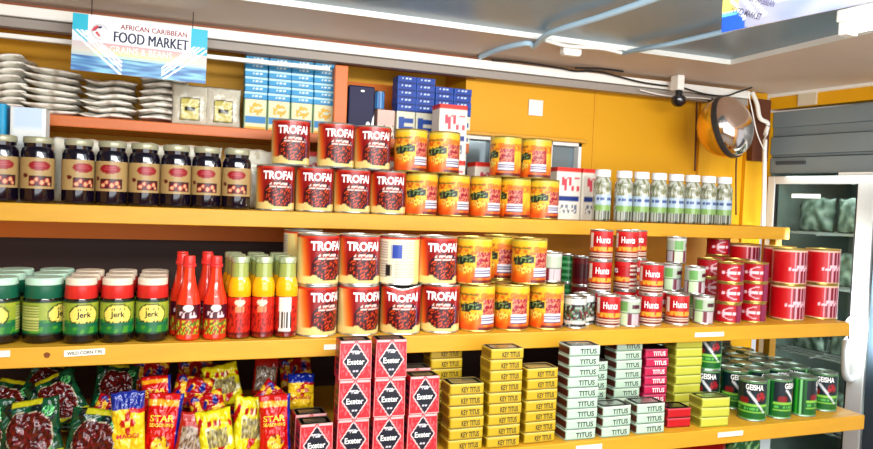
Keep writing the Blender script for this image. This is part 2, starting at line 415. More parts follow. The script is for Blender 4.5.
def p_trofai(a, t):
    red, cream = (166, 10, 24), (238, 218, 150)
    if abs(a) > 112: c = back_panel_print(a, t)
    else:
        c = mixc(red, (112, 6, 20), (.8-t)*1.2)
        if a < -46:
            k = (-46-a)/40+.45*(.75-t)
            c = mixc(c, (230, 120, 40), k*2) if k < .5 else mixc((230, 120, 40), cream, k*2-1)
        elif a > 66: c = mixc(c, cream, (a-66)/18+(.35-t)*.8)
        if t < .13+.05*math.cos(R(a)): c = mixc(c, cream, .95)
    a0 = a; e = ((a-6)/50)**2+((t-.37)/.31)**2
    if e < 1:
        k = nz(a*.22, t*20)
        c = (74, 8, 24) if k < .06 else ((222, 92, 34) if nz(a*.3, t*28, 5) > .05 else (140, 20, 28))
        if e > .8: c = (74, 8, 36)
        if e > .7 and a > 20: c = (58, 14, 66)
        if .49 < t < .62 and abs(a-8) < 36 and int(t*48) % 2 and hsh(int(a/4), int(t*48)) > .25: c = (244, 214, 206)
    if t > .955: c = (206, 66, 44)
    if .06 < t < .1 and 6 < a < 34: c = (24, 16, 26)
    if abs(a-46) < 3 and t < .95: c = mixc(c, (250, 240, 240), .35)
    return c
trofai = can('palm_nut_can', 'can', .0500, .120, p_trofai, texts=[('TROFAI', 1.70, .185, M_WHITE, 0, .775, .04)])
# dented one of the same kind
def p_ghana(a, t):
    y1, y2 = (240, 196, 66), (222, 100, 28)
    if abs(a) > 125: c = back_panel_print(a, t, (240, 214, 130))
    else:
        c = mixc(y1, y2, (.42-t)*2.6+.5*nz(a*.05, t*5)+(.25 if a < -50 else 0))
        if .66 < t < .86: c = mixc((238, 186, 60), (206, 110, 40), .5+1.3*nz(a*.08, t*11, 2))
        if t > .86: c = (232, 196, 60)
        q = min(((a+44)/24)**2+((t-.50)/.13)**2, ((a+8)/26)**2+((t-.55)/.12)**2)+.55*nz(a*.12, t*12, 3)
        if q < .75: c = (20, 70, 44) if nz(a*.16, t*16, 1) > -.18 else (84, 24, 60)
        if q < .5 and nz(a*.2, t*18, 6) > .18: c = (150, 176, 120)
        q = ((a+20)/30)**2+((t-.31)/.1)**2+.6*nz(a*.1, t*12, 8)
        if q < .7: c = (238, 216, 110) if nz(a*.2, t*20, 2) > -.15 else (196, 110, 40)
        if 14 < a < 72 and .36 < t < .70:
            c = (164, 26, 62) if hsh(int(a/4), int(t*30)) > .38 else (226, 150, 120)
        if 12 < a < 72 and .12 < t < .34: c = (226, 222, 228) if int(t*44) % 3 else (58, 60, 120)
        if .78 < t < .83 and a < -5: c = (84, 124, 50)
        if t < .07 and a > 0: c = (120, 40, 30)
    if t > .965: c = (206, 196, 96)
    return c
ghana = can('palm_soup_base_can', 'can', .0465, .120, p_ghana, lid=M_GOLD, texts=[('Ghana', .95, .13, M_ORINK, 34, .77, .03, .3)])
def row(proto, items, Y, z, fmt, group, rot=None, dz=0):
    n = len(items); names = ['leftmost', 'second from left', 'third from left', 'fourth from left', 'fifth from left', 'sixth from left', 'seventh from left', 'eighth from left', 'ninth from left']
    for i, X in enumerate(items):
        rz = rot[i] if rot else random.uniform(-8, 8)
        which = names[i] if i < n-1 or n < 2 else 'rightmost'
        proto.put(X, Y, z, R(rz), fmt.format(which), group)
H = .1205
# top shelf, lower and upper tiers
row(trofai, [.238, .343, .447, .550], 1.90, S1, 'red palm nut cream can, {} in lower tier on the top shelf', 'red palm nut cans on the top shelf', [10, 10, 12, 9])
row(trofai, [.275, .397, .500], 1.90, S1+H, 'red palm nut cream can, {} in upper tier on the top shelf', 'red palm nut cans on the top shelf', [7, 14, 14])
row(ghana, [.648, .748, .849, .947, 1.044], 1.90, S1, 'yellow palm soup can, {} in lower tier on the top shelf', 'yellow palm soup cans on the top shelf', [6, 4, 0, -42, 8])
row(ghana, [.612, .712], 1.90, S1+H, 'yellow palm soup can, {} of pair on the upper tier beside red cans', 'yellow palm soup cans on the top shelf', [4, 0])
row(ghana, [.910, 1.012], 1.90, S1+H, 'yellow palm soup can, {} of separate right pair atop the top shelf row', 'yellow palm soup cans on the top shelf', [-38, -30])
# middle shelf
YM = 1.665
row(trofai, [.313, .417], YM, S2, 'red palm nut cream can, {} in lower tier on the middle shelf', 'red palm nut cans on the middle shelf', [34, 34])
# dented can: a bent copy with a flap of torn label
dr = copy_tree(trofai.root)
for ch in dr.children:
    ch.data = ch.data.copy()
    for g in ch.children: g.data = g.data.copy()
def dent(o):
    for v in o.data.vertices:
        x, y, z = v.co
        k = max(0, math.cos(R(0))*(-y)/.05)*math.exp(-((x-.0)/.028)**2)*math.exp(-((z-.118)/.03)**2)
        v.co.y += .016*k; v.co.z -= .010*k
for ch in dr.children:
    dent(ch)
    for g in ch.children:
        g.data.transform(Matrix.Rotation(g.rotation_euler.z, 4, 'Z')); g.rotation_euler = (0, 0, 0)
        for v in g.data.vertices: v.co.z += g.location.z
        g.location = (0, 0, 0); dent(g)
dr.location = (.524, YM-.005, S2+.0004); dr.rotation_euler = (0, 0, R(-12))
tag(dr, 'dented red palm nut cream can with caved top edge on the middle shelf', 'can', 'red palm nut cans on the middle shelf')
trofai.put(.631, YM, S2, R(4), 'red palm nut cream can right of the dented can on the middle shelf', 'red palm nut cans on the middle shelf')
row(trofai, [.314, .4155], YM, S2+H, 'red palm nut cream can, {} in upper tier on the middle shelf', 'red palm nut cans on the middle shelf', [28, 12])
trofai.put(.517, YM, S2+H, R(158), 'palm nut can turned to its cream ingredients side, on the middle shelf stack', 'red palm nut cans on the middle shelf')
trofai.put(.6185, YM, S2+H, R(20), 'red palm nut cream can right of the cream sided can, middle shelf upper tier', 'red palm nut cans on the middle shelf')
trofai.put(.305, YM+.165, S2, R(5), 'red palm nut can hidden behind the lower left can on the middle shelf', 'red palm nut cans on the middle shelf')
trofai.put(.305, YM+.165, S2+H, R(60), 'red palm nut can peeping from behind the upper left middle shelf can', 'red palm nut cans on the middle shelf')
row(ghana, [.733, .834, .938], YM, S2, 'yellow palm soup can, {} in lower tier on the middle shelf', 'yellow palm soup cans on the middle shelf', [6, -12, -16])
row(ghana, [.720, .880], YM, S2+H, 'yellow palm soup can, {} of two front cans in the middle shelf upper tier', 'yellow palm soup cans on the middle shelf', [-6, 6])
ghana.put(.845, YM+.105, S2, R(-20), 'yellow palm soup can in the back row of the middle shelf lower tier', 'yellow palm soup cans on the middle shelf')
ghana.put(.845, YM+.105, S2+H, R(-20), 'yellow palm soup can half hidden between two front cans, middle shelf upper tier', 'yellow palm soup cans on the middle shelf')
# small cans
def p_hunts(a, t):
    c = (192, 18, 32)
    if abs(a) > 95: c = (232, 220, 206) if int(t*40) % 2 and abs(a) < 160 else (176, 20, 34)
    elif .28 < t < .44: c = (240, 176, 70) if nz(a*.08, t*9) > -.2 else (222, 90, 40)
    elif t < .26: c = (120, 20, 30) if int(t*32) % 3 else (236, 210, 190)
    elif t > .88: c = (214, 40, 44)
    if -78 < a < -58 and .25 < t < .95: c = (240, 226, 212) if t > .4 else (230, 120, 60)
    return c
hunts = can('tomato_can', 'can', .033, .088, p_hunts, n=80, k=26, texts=[('Hunts', 1.25, .22, M_WHITE, 0, .68, .02)])
def p_pale(a, t):
    c = (186, 196, 178)
    if t < .46: c = (196, 186, 190) if int((a+200)/22) % 3 else (130, 34, 62)
    if abs(a+34) < 24: c = (128, 178, 110) if t > .5 else (206, 226, 190)
    if .45 < t < .5: c = (112, 120, 112)
    if abs(a-40) < 20 and .08 < t < .4 and int(a*1.2) % 2: c = (40, 34, 40)
    if t > .9: c = (210, 212, 208)
    if .62 < t < .8 and 20 < a < 70: c = (96, 34, 60)
    return c
pale = can('pale_green_can', 'can', .0295, .082, p_pale, n=72, k=26)
def p_bean(a, t):
    c = (60, 44, 50) if nz(a*.06, t*7, 2) > -.05 else (160, 176, 166)
    if t > .78: c = (206, 212, 208)
    if .3 < t < .62 and nz(a*.08, t*9, 4) > 0: c = (58, 128, 84) if nz(a*.1, t*9, 8) > 0 else (140, 30, 44)
    if .1 < t < .2: c = (210, 206, 200)
    return c
bean = can('bean_can', 'can', .031, .085, p_bean, n=72, k=26)
def p_tuna(a, t):
    c = (188, 14, 42)
    q = ((wraps(a-10)/42)**2+((t-.5)/.34)**2)
    if .8 < q < 1.15 and a < 15: c = (240, 200, 210)
    if .42 < t < .56 and hsh(int(a/7), 3) > .5 and abs(a) < 60: c = (240, 214, 220)
    if 28 < a < 80: c = (136, 14, 70) if int(a/6) % 2 else (170, 60, 110)
    if abs(a) > 100 and int(t*18) % 2: c = (206, 90, 110)
    return c
tuna = can('red_fish_can', 'can', .0375, .0600, p_tuna, lid=M_GOLD, n=72, k=18)
def p_bigred(a, t):
    c = (206, 20, 38)
    if a > 4: c = (140, 10, 48)
    if min(abs(a-q) for q in (0, 17, 33, 48, 62, 76)) < 2.6: c = (236, 176, 190)
    if .38 < t < .56 and -20 < a < 62 and hsh(int(a/5), int(t*16)) > .5: c = (244, 206, 214)
    if -92 < a < -84: c = (240, 180, 160)
    if t > .96 or t < .03: c = (240, 204, 180)
    return c
bigred = can('large_red_can', 'can', .0505, .1120, p_bigred, lid=M_GOLD, n=96, k=30)
def cx(x0, x1, y, Y): return UX((x0+x1)/2, y, Y)
G = 'small tomato cans on the middle shelf'
HB = .0885
hl = [(597, 618, 326, 1.66, 0, 'front bottom tomato can, leftmost red one beside the pale can'),
      (638, 660, 326, 1.66, 0, 'front bottom tomato can between pale can and the right tomato can'),
      (665.5, 687, 325, 1.66, 0, 'front bottom tomato can, rightmost red one on the middle shelf'),
      (653, 668, 322, 1.735, 0, 'bottom tomato can tucked behind the two right front tomato cans'),
      (588, 607, 322, 1.735, 0, 'bottom tomato can in second row under the tall left column'),
      (612, 634, 322, 1.75, 0, 'bottom tomato can in second row under the barcode side can'),
      (637.5, 660, 290, 1.70, 1, 'middle level tomato can standing right of the barcode side can'),
      (588, 607, 285, 1.735, 1, 'middle level tomato can at the left of the tomato stack'),
      (610, 632, 288, 1.735, 1, 'middle level tomato can turned to its pale barcode side'),
      (588, 607, 256, 1.735, 2, 'top level tomato can at the left, highest of its column'),
      (610, 634, 258, 1.735, 2, 'top level tomato can at the front, wide view of label'),
      (625, 645, 257, 1.80, 2, 'top level tomato can half hidden behind its right neighbour'),
      (625, 645, 290, 1.80, 1, 'middle level tomato can buried behind the barcode side can'),
      (625, 645, 322, 1.80, 0, 'bottom level tomato can buried at the back of the tomato stack')]
used = []
for x0, x1, y, Y, lv, lb in hl:
    X = cx(x0, x1, y, Y)
    if lv > 0:                                    # sit straight above the can below where there is one
        best = [p for p in used if p[2] == lv-1 and math.hypot(p[0]-X, p[1]-Y) < .05]
        if best: X, Y = best[0][0], best[0][1]
    used.append((X, Y, lv))
    hunts.put(X, Y, S2+HB*lv, R({8: -75}.get(hl.index((x0, x1, y, Y if False else hl[len(used)-1][3], lv, lb)), 14+random.uniform(-8, 8))), lb, G)
for x0, x1, Y, lv, lb in [(620, 637, 1.653, 0, 'pale green can with barcode between the front tomato cans, bottom level'),
                          (692, 713, 1.66, 0, 'pale green can at bottom right, beside the small red fish cans'),
                          (688, 697, 1.745, 0, 'pale green can behind the right front tomato can'),
                          (670, 690, 1.80, 0, 'pale green can at the back of the pale can group, bottom level'),
                          (683, 705, 1.70, 1, 'pale green can on the second level, right one with green panel'),
                          (662, 680, 1.77, 1, 'pale green can on the second level, left one beside tomato can'),
                          (664, 688, 1.80, 2, 'whitish can alone on top of the pale green cans')]:
    y = 326-lv*31-(Y-1.66)*60
    pale.put(cx(x0, x1, y, Y), Y, S2+.0885*lv if lv == 0 else S2+.0825*lv, R(random.uniform(-10, 50)), lb, 'pale green cans on the middle shelf')
# bean cans beside the yellow palm soup cans
for x0, x1, Y, lb in [(565, 583, 1.655, 'dark bean can with silver rim, front left beside yellow soup can'), (575, 591, 1.705, 'dark bean can in second row right of the front bean can'),
                      (546, 559, 1.75, 'dark bean can in third row behind the front bean can')]:
    bean.put(cx(x0, x1, 326-(Y-1.66)*60, Y), Y, S2, R(random.uniform(-30, 30)), lb, 'dark bean cans on the middle shelf')
pale.put(.964, YM+.03, S2+.1205, R(200), 'small pale can standing alone on top of the yellow soup can', 'pale green cans on the middle shelf')
gcol = mat('green_paint', (20, 120, 60), .4)
def p_green(a, t): return (18, 128, 66) if int(t*16) % 4 else (110, 190, 130)
gc = can('green_can', 'can', .032, .088, p_green, n=48, k=20)
gx = UX(568, 270, 1.93)
gc.put(gx, 1.93, S2, 0, 'green can in the back, bottom one under the ribbed green can', 'green cans at the back of the middle shelf')
gc.put(gx, 1.93, S2+.0885, 0, 'ribbed green can on upper level behind the lone pale can', 'green cans at the back of the middle shelf')
def p_dkred(a, t): return (96, 18, 34) if .2 < t < .8 else (130, 30, 40)
dk = can('maroon_can', 'can', .032, .088, p_dkred, n=48, k=12)
gx = UX(583, 270, 1.86)
dk.put(gx, 1.865, S2, 0, 'maroon can at the bottom of the back pair left of the tomato stack', 'maroon cans at the back of the middle shelf')
dk.put(gx, 1.865, S2+.0885, 0, 'maroon can on top of the back pair left of the tomato stack', 'maroon cans at the back of the middle shelf')
# red fish cans
T = .0605
lv_names = ['bottom', 'second', 'third', 'top']
cols = [(727, 1.665, 3, 'front left column'), (752, 1.672, 3, 'front right column'), (706, 1.80, 3, 'second row left column'), (734, 1.79, 3, 'second row middle column'), (714, 1.92, 4, 'back row left column')]
for px, Y, n, nm in cols:
    for l in range(n):
        w_ = 'top' if l == n-1 else lv_names[l]
        tuna.put(UX(px, 324-(Y-1.66)*50, Y)+random.uniform(-.003, .003), Y+random.uniform(-.003, .003), S2+T*l, R(18+random.uniform(-22, 22)), 'small red fish can, %s one in the %s of the red cans' % (w_, nm), 'small red fish cans on the middle shelf')
B2 = .1125
for px, Y, nm in ((786, 1.69, 'left'), (819, 1.70, 'right')):
    for l, q in enumerate(('lower', 'upper')):
        bigred.put(UX(px, 320, Y), Y, S2+B2*l, R(14+l*6), 'large red striped can, %s one of the %s front stack at shelf end' % (q, nm), 'large red cans at the right end of the middle shelf')
for px, Y, nm in ((741, 1.90, 'left'), (776, 1.80, 'right')):
    for l, q in enumerate(('lower', 'upper')):
        bigred.put(UX(px, 316, Y), Y, S2+B2*l, R(10), 'large red can, %s one of the %s stack behind the front pair' % (q, nm), 'large red cans at the right end of the middle shelf')
# green mackerel cans on the bottom shelf
def p_geisha(a, t):
    c = (16, 116, 50) if t < .40 else (14, 50, 58)
    if a > 68 or a < -78:
        k = int((a+180)/9) % 5
        c = ((20, 116, 48), (70, 176, 60), (20, 116, 48), (150, 214, 150), (16, 90, 50))[k]
    else:
        if .17 < t < .22 or .36 < t < .42: c = (150, 206, 90)
        q = abs(t-(.62-(a+8)*.0075))
        if q < .05-abs(a)*.0006 and -30 < a < 50: c = (226, 228, 232)
        if ((a-30)/20)**2+((t-.62)/.12)**2 < 1: c = (180, 50, 60) if nz(a*.2, t*20) > -.2 else (90, 40, 60)
        if ((a+40)/20)**2+((t-.50)/.10)**2 < 1: c = (150, 34, 44)
        if .24 < t < .33 and hsh(int(a/5), 5) > .45: c = (110, 190, 100)
    if t < .03 or t > .97: c = (130, 190, 120)
    return c
geisha = can('mackerel_can', 'can', .0375, .1130, p_geisha, lid=mat('green_tinted_steel', (150, 172, 158), .3, .8), n=80, k=30, texts=[('GEISHA', 1.3, .14, M_WHITE, 2, .84, .03)])
GG = 'green mackerel cans on the bottom shelf'
fx = [1.537, 1.630, 1.724, 1.835]
nm4 = ['leftmost', 'second from left', 'third from left', 'rightmost']
for i, X in enumerate(fx):
    geisha.put(X, 1.53 if i < 3 else 1.555, S3, R([6, 62, 96, 6][i]), 'green mackerel can, %s in the front row on the bottom shelf' % nm4[i], GG)
rn = ['second', 'third', 'fourth', 'fifth', 'sixth']
for r_ in range(5):
    y = 1.557+.079*(r_+1)
    for i in range(5):
        X = 1.572+.080*i+(r_ % 2)*.02-.002*r_
        if X > 1.88 or abs(X-1.947) < .06: continue
        geisha.put(X, y, S3, R(random.uniform(-60, 60)), 'green mackerel can in %s row back, %s of that row' % (rn[r_], ['leftmost', 'second from left', 'middle one', 'fourth from left', 'rightmost'][i]), GG)
for l, q in enumerate(('lower', 'upper')):
    geisha.put(1.490, 1.662, S3+.1133*l, R(6), 'green mackerel can, %s of the two stacked beside the yellow-green tins' % q, GG)
for X, y, q in ((1.482, 1.745, 'first'), (1.482, 1.828, 'second')):
    geisha.put(X, y, S3, R(10), 'green mackerel can, %s of two in shade behind the stacked pair' % q, GG)

# ------------------------------------------------------------------ jars and bottles
def p_banga(a, t):
    c = (184, 158, 112)
    q = ((a-4)/38)**2+((t-.74)/.16)**2
    if q < 1: c = (160, 30, 46)
    if q < .35 and int(t*60) % 2: c = (190, 84, 92)
    if ((a+46)/9)**2+((t-.42)/.07)**2 < 1: c = (110, 24, 30)
    if -32 < a < 50 and .08 < t < .42:
        c = (96, 12, 34)
        for p, q_, r_ in ((-20, .2, 9), (-6, .3, 8), (12, .2, 10), (30, .28, 9), (38, .16, 7)):
            e = ((a-p)/r_)**2+((t-q_)/(r_*.0095))**2
            if e < 1: c = (220, 180, 140) if e < .5 else (190, 60, 60)
        if t > .395 or a > 47: c = (36, 14, 26)
    if .51 < t < .53 and abs(a) < 14: c = (120, 50, 40)
    if abs(a) > 100: c = (216, 202, 170) if int(t*24) % 2 else (180, 160, 130)
    return c
def jar_proto():
    root = empty('sauce_jar'); r = .0358
    lathe('glass', [(0, .001), (r-.007, .001), (r-.002, .004), (r, .010), (r, .119), (r-.002, .127), (r-.006, .132), (r-.0055, .136), (r-.0055, .1435), (0, .1435)],
          mat('dark_red_oil_in_glass', (16, 8, 24), .08, coat=.8), root)
    lathe('lid', [(r-.005, .1400), (r-.004, .142), (r-.004, .153), (r-.0055, .1552), (r-.008, .1545), (0, .1545)], mat('pale_translucent_lid', (164, 162, 134), .3, .2), root)
    printed('label', r, r, r-1e-5, [(z+.034, -.0006) for z, _ in zs(0, .072, 30)], lambda s, t: p_banga(wraps(math.degrees(s/r)), t), M_PAPER, root, n=96, caps=False)
    return Proto(root, 'jar', True)
jar = jar_proto()
jn = ['far left, cut by the photo edge', 'second from left, just before the gap', 'third from left, just after the gap', 'fourth from left', 'fifth from left', 'sixth from left', 'seventh from left', 'rightmost, beside the red cans']
for i, X in enumerate([-.392, -.317, -.231, -.157, -.084, -.0105, .0625, .1365]):
    jar.put(X, 1.885, S1, R([0, 2, 14, -12, 6, 6, -6, -4][i]), 'dark purple jar with beige label, %s' % jn[i], 'dark jars on the top shelf')
def p_spice(a, t):
    k = nz(a*.09, t*9)
    c = (206, 210, 202) if k > 0 else (150, 150, 118)
    if t < .24: c = (196, 200, 190) if hsh(int(a/7), 4) > .45 else (92, 98, 78)
    if .74 < t < .86: c = mixc((120, 124, 92), (200, 204, 190), .5+k)
    if .24 < t < .60 and abs(a) < 75: c = (150, 184, 116) if t < .38 else (190, 208, 222)
    if .46 < t < .52 and hsh(int(a/6), 2) > .4 and abs(a) < 60: c = (90, 110, 160)
    return c
sroot = empty('spice_bottle')
r = .0285
printed('filled_body', r, r, r-1e-5, [(.001, .004), (.004, .0005)]+zs(.008, .118, 24)+[(.126, .002), (.133, .0055), (.139, .008)], lambda s, t: p_spice(wraps(math.degrees(s/r)), t), attr_mat('seasoning_in_clear_plastic', .12, .6), sroot, n=64)
lathe('cap', [(r-.0065, .1392), (r-.004, .1396), (r-.004, .160), (r-.006, .162), (0, .162)], mat('white_cap', (240, 242, 244), .35), sroot)
spice = Proto(sroot, 'bottle', True)
for i, X in enumerate([1.252, 1.332, 1.398, 1.466, 1.534, 1.600, 1.666, 1.733]):
    spice.put(X, 1.90, S1, R(20+random.uniform(-10, 10)), 'white capped clear spice bottle, %s' % ['leftmost, standing slightly apart', 'second from left', 'third from left', 'fourth from left', 'fifth from left', 'sixth from left', 'seventh from left', 'rightmost, below the round mirror'][i], 'spice bottles on the top shelf')
# jerk seasoning jars
def p_jerk(a, t):
    c = (32, 132, 72) if nz(a*.05, t*5) > -.1 else (90, 160, 60)
    if t > .45: c = mixc(c, (206, 190, 70), .75)
    if ((a)/52)**2+((t-.58)/.34)**2 < 1: c = (238, 220, 120)
    q = (a/52)**2+((t-.58)/.34)**2
    if .8 < q < 1: c = (66, 90, 40)
    if .72 < t < .8 and abs(a) < 26: c = (60, 70, 40) if hsh(int(a/4), 4) > .4 else c
    if .25 < t < .36: c = (30, 120, 84)
    if .36 < t < .42 and abs(a) < 40 and hsh(int(a/4), 9) > .4: c = (40, 50, 30)
    if abs(a) > 75 and .15 < t < .85: c = (206, 206, 130) if int(t*24) % 2 else (120, 140, 70)
    if t < .06 or t > .96: c = (20, 70, 50)
    return c
def jerk_proto(name, capm, bandm, rr=.0335, hh=.118, paint=p_jerk, txt='Jerk'):
    root = empty(name); r = rr; k = hh/.118
    lathe('glass', [(0, .001), (r-.008, .001), (r-.003, .003), (r, .009), (r, .078*k), (r-.003, .086*k), (r-.007, .094*k), (r-.007, .099*k), (0, .099*k)], mat('dark_marinade_in_glass', (26, 18, 14), .1, coat=.6), root)
    lb = printed('label', r, r, r-1e-5, [(z+.016*k, -.0006) for z, _ in zs(0, .062*k, 26)], lambda s, t: paint(wraps(math.degrees(s/r)), t), M_PAPER, root, n=96, caps=False)
    write(txt, .85*r, .016, M_BLACK, lb, r=r+.0012, ang=0, z=.016*k+.036*k, bold=.02)
    lathe('neck_band', [(r-.003, .0795*k), (r-.001, .082*k), (r-.0025, .1035*k), (r-.0045, .1045*k)], bandm, root)
    lathe('lid', [(r-.0045, .1047*k), (r-.003, .106*k), (r-.003, .116*k), (r-.005, .118*k), (0, .1175*k)], capm, root)
    return Proto(root, 'jar', True)
jerk = jerk_proto('jerk_sauce_jar', mat('cream_lid', (232, 214, 190), .35), mat('red_shrink_band', (204, 40, 34), .3, noise_amt=.35, scale=120, stretch=(1, 1, .1)), hh=.138)
mild = jerk_proto('marinade_jar', mat('white_green_lid', (190, 224, 200), .35), mat('dark_green_band', (20, 92, 66), .35), rr=.039, hh=.136, txt='Jerk')
rws = ['front', 'middle', 'back']
for i, X in enumerate([-.190, -.120, -.050]):
    for j in range(3):
        jerk.put(X, 1.642+.074*j, S2, R(random.uniform(-8, 8) if j else [10, 2, -2][i]), 'red banded jerk jar, %s column, %s row on the middle shelf' % (['left', 'centre', 'right'][i], rws[j]), 'red banded jerk jars on the middle shelf')
for i, X in enumerate([-.432, -.347, -.263]):
    for j in range(3):
        mild.put(X, 1.665+.082*j, S2, R([-12, -22, 60][i]+j*9), 'green lidded marinade jar, %s column, %s row on the middle shelf' % (['left', 'centre', 'right'][i], rws[j]), 'green lidded marinade jars on the middle shelf')
# tall red sauce bottles
def p_ketch(a, t):
    c = (96, 20, 44) if t > .52 else (186, 60, 30)
    if t < .5 and nz(a*.07, t*7) > -.05: c = (204, 190, 70) if nz(a*.12, t*10, 4) > 0 else (110, 130, 50)
    if ((a)/24)**2+((t-.9)/.12)**2 < 1: c = (240, 226, 220)
    if .58 < t < .78 and abs(a) < 42 and hsh(int(a/6), int(t*14)) > .45: c = (232, 210, 214)
    if abs(a) > 66: c = (176, 24, 30)
    return c
kr = empty('hot_sauce_bottle'); r = .0255
lathe('bottle', [(0, .001), (r-.004, .001), (r, .005), (r, .088), (r-.003, .100), (r-.009, .122), (.0125, .145), (.0115, .160), (.0115, .168), (0, .168)], mat('red_sauce_in_glass', (226, 50, 24), .1, coat=.6), kr)
lathe('cap', [(.0118, .1605), (.0145, .162), (.0145, .1675), (.0125, .169), (.0125, .184), (.0115, .186), (0, .186)], mat('red_cap', (224, 44, 40), .3), kr)
printed('label', r, r, r-1e-5, [(z+.014, -.0006) for z, _ in zs(0, .066, 24)], lambda s, t: p_ketch(wraps(math.degrees(s/r)), t), M_PAPER, kr, n=80, caps=False)
ketch = Proto(kr, 'bottle', True)
for i, (X, y, nm) in enumerate([(.024, 1.637, 'front left'), (.081, 1.637, 'front right'), (.010, 1.692, 'second row left, nearest the jerk jars'), (.065, 1.697, 'second row middle, between the front pair'), (.010, 1.750, 'third row left'), (.066, 1.755, 'third row right')]):
    ketch.put(X, y, S2, R(6+random.uniform(-6, 6)), 'slender red hot sauce bottle with red cap, %s' % nm, 'red hot sauce bottles on the middle shelf')
# squat bottles with yellow shoulders and red labels
def p_sweet(a, t):
    c = (208, 52, 30)
    if ((a)/26)**2+((t-.87)/.09)**2 < 1: c = (240, 214, 190)
    if t < .76 and nz(a*.1, t*9) > .12: c = (150, 20, 26)
    if .6 < t < .75 and abs(a) < 40 and hsh(int(a/6), 3) > .5: c = (240, 150, 110)
    if abs(wraps(a-180)) < 34: c = (238, 226, 216) if not (int(a*1.1) % 2 and .15 < t < .6) else (40, 30, 30)
    if t < .05: c = (120, 10, 20)
    return c
sr = empty('pepper_sauce_bottle'); r = .0245
lathe('bottle', [(0, .001), (r-.004, .001), (r, .004), (r, .112), (r-.0006, .116)], mat('dark_red_sauce_glass', (120, 24, 14), .1, coat=.7), sr)
lathe('yellow_sauce_shoulder', [(r-.0007, .0885), (r+.0004, .090), (r+.0004, .112), (r-.002, .122), (r-.005, .130), (0, .130)], mat('yellow_sauce', (238, 170, 14), .15, coat=.6), sr)
lathe('neck', [(r-.005, .1302), (r-.0055, .140), (r-.006, .160), (0, .160)], mat('olive_glass_neck', (150, 160, 80), .12, coat=.7), sr)
lathe('cap', [(r-.006, .1603), (r-.005, .161), (r-.005, .172), (r-.0065, .174), (0, .174)], mat('pale_green_metal_cap', (176, 190, 150), .3, .4), sr)
printed('label', r, r, r-1e-5, [(z+.010, -.0006) for z, _ in zs(0, .078, 24)], lambda s, t: p_sweet(wraps(math.degrees(s/r)), t), M_PAPER, sr, n=72, caps=False)
sweet = Proto(sr, 'bottle', True)
for i, X in enumerate([.133, .186, .239]):
    for j in range(3):
        sweet.put(X-.004*j, 1.640+.054*j, S2, R([4, 0, 170][i]+random.uniform(-5, 5)), 'yellow shouldered pepper sauce bottle, %s column, %s row' % (['left', 'centre', 'right barcode'][i], rws[j]), 'yellow shouldered sauce bottles on the middle shelf', scale=(1.03, 1.03, 1.07))

# ------------------------------------------------------------------ tins and cartons
def tin(name, hx, hy, h, c, paint, lidm, cat='tin', k=14, n=96, taper=0, m=None, texts=()):
    root = empty(name)
    bd = printed('body', hx, hy, c, [(.0, .0012), (.0012, .0)]+[(z, taper*(z/h)) for z, _ in zs(.002, h-.002, k)]+[(h-.0012, taper-.0002), (h-.0002, taper+.0008)], lambda s, t: paint(s/hx, t), m or M_PAPER, root, n=n)
    bm = bmesh.new(); P = perim(hx, hy, c); pts = [rr_point(hx, hy, c, P*i/48) for i in range(48)]
    rings = []
    for ins, z in ((.0012, h-.0001), (.0018, h+.0008), (.003, h+.0008), (.0042, h-.0001), (.012, h-.0001), (.014, h+.0004)):
        rings.append([bm.verts.new((p.x*(hx-ins-taper)/hx, p.y*(hy-ins-taper)/hy, z)) for p in pts])
    for a, b in zip(rings, rings[1:]):
        for i in range(48): bm.faces.new((a[i], a[(i+1) % 48], b[(i+1) % 48], b[i]))
    bm.faces.new(rings[-1]); bm.faces.new(rings[0][::-1])
    from_bm('lid', bm, lidm, root, True)
    for s, wd, hh, mm, x, v in texts:
        write(s, wd*hx, hh*h, mm, bd, y=-hy-.0005, z=v*h, x=x*hx, bold=.02)
    return Proto(root, cat)
def p_exeter(s, t):                                # s = -1..1 across the front
    if abs(s) <= 1:
        c = (226, 52, 66)
        if abs(s) > .93 or t < .04 or t > .95: c = (244, 196, 196)
        e = abs(s)/.74+abs(t-.48)/.46
        if e < 1.0: c = (20, 26, 52)
        elif e < 1.1: c = (246, 214, 214)
        elif e < 1.22: c = (214, 40, 56)
        elif .10 < t < .9 and abs(s) < .88 and nz(s*9, t*9) > .12: c = (238, 116, 124)
        if abs(s) < .28 and .66 < t < .76 and hsh(int(s*14), int(t*30)) > .3: c = (230, 226, 230)
        if abs(s) < .16 and .2 < t < .26 and hsh(int(s*22), 2) > .4: c = (220, 216, 226)
        return c
    s = abs(s)-1
    c = (206, 30, 56)
    if .1 < s < .9 and .15 < t < .85: c = (30, 28, 56) if int(t*16) % 3 else (190, 60, 90)
    return c
exeter = tin('corned_beef_tin', .0375, .0275, .0868, .006, p_exeter, mat('corned_beef_lid', (120, 112, 96), .3, .7), k=44, n=144, taper=.0015,
             texts=[('Exeter', 1.02, .15, M_WHITE, 0, .47)])
EG = 'pink corned beef tins on the bottom shelf'
EH = .0880
for X, y, n, nm in ((.375, 1.522, 3, 'left full column'), (.457, 1.522, 3, 'middle full column'), (.539, 1.525, 2, 'right shorter column')):
    for l in range(n):
        exeter.put(X+random.uniform(-.001, .001), y, S3+EH*l, R(random.uniform(-1.5, 1.5)), 'pink corned beef tin with navy diamond, %s of the %s' % (['bottom', 'middle', 'top'][l] if n == 3 else ['bottom', 'top'][l], nm), EG)
exeter.put(.290, 1.512, S3, R(2), 'pink corned beef tin standing alone left of the full columns', EG)
exeter.put(.290, 1.580, S3, R(2), 'pink corned beef tin behind the lone left one', EG)
for l in range(2): exeter.put(.545, 1.60, S3+EH*l, R(0), 'pink corned beef tin, %s one in the column behind the right column' % ['lower', 'upper'][l], EG)
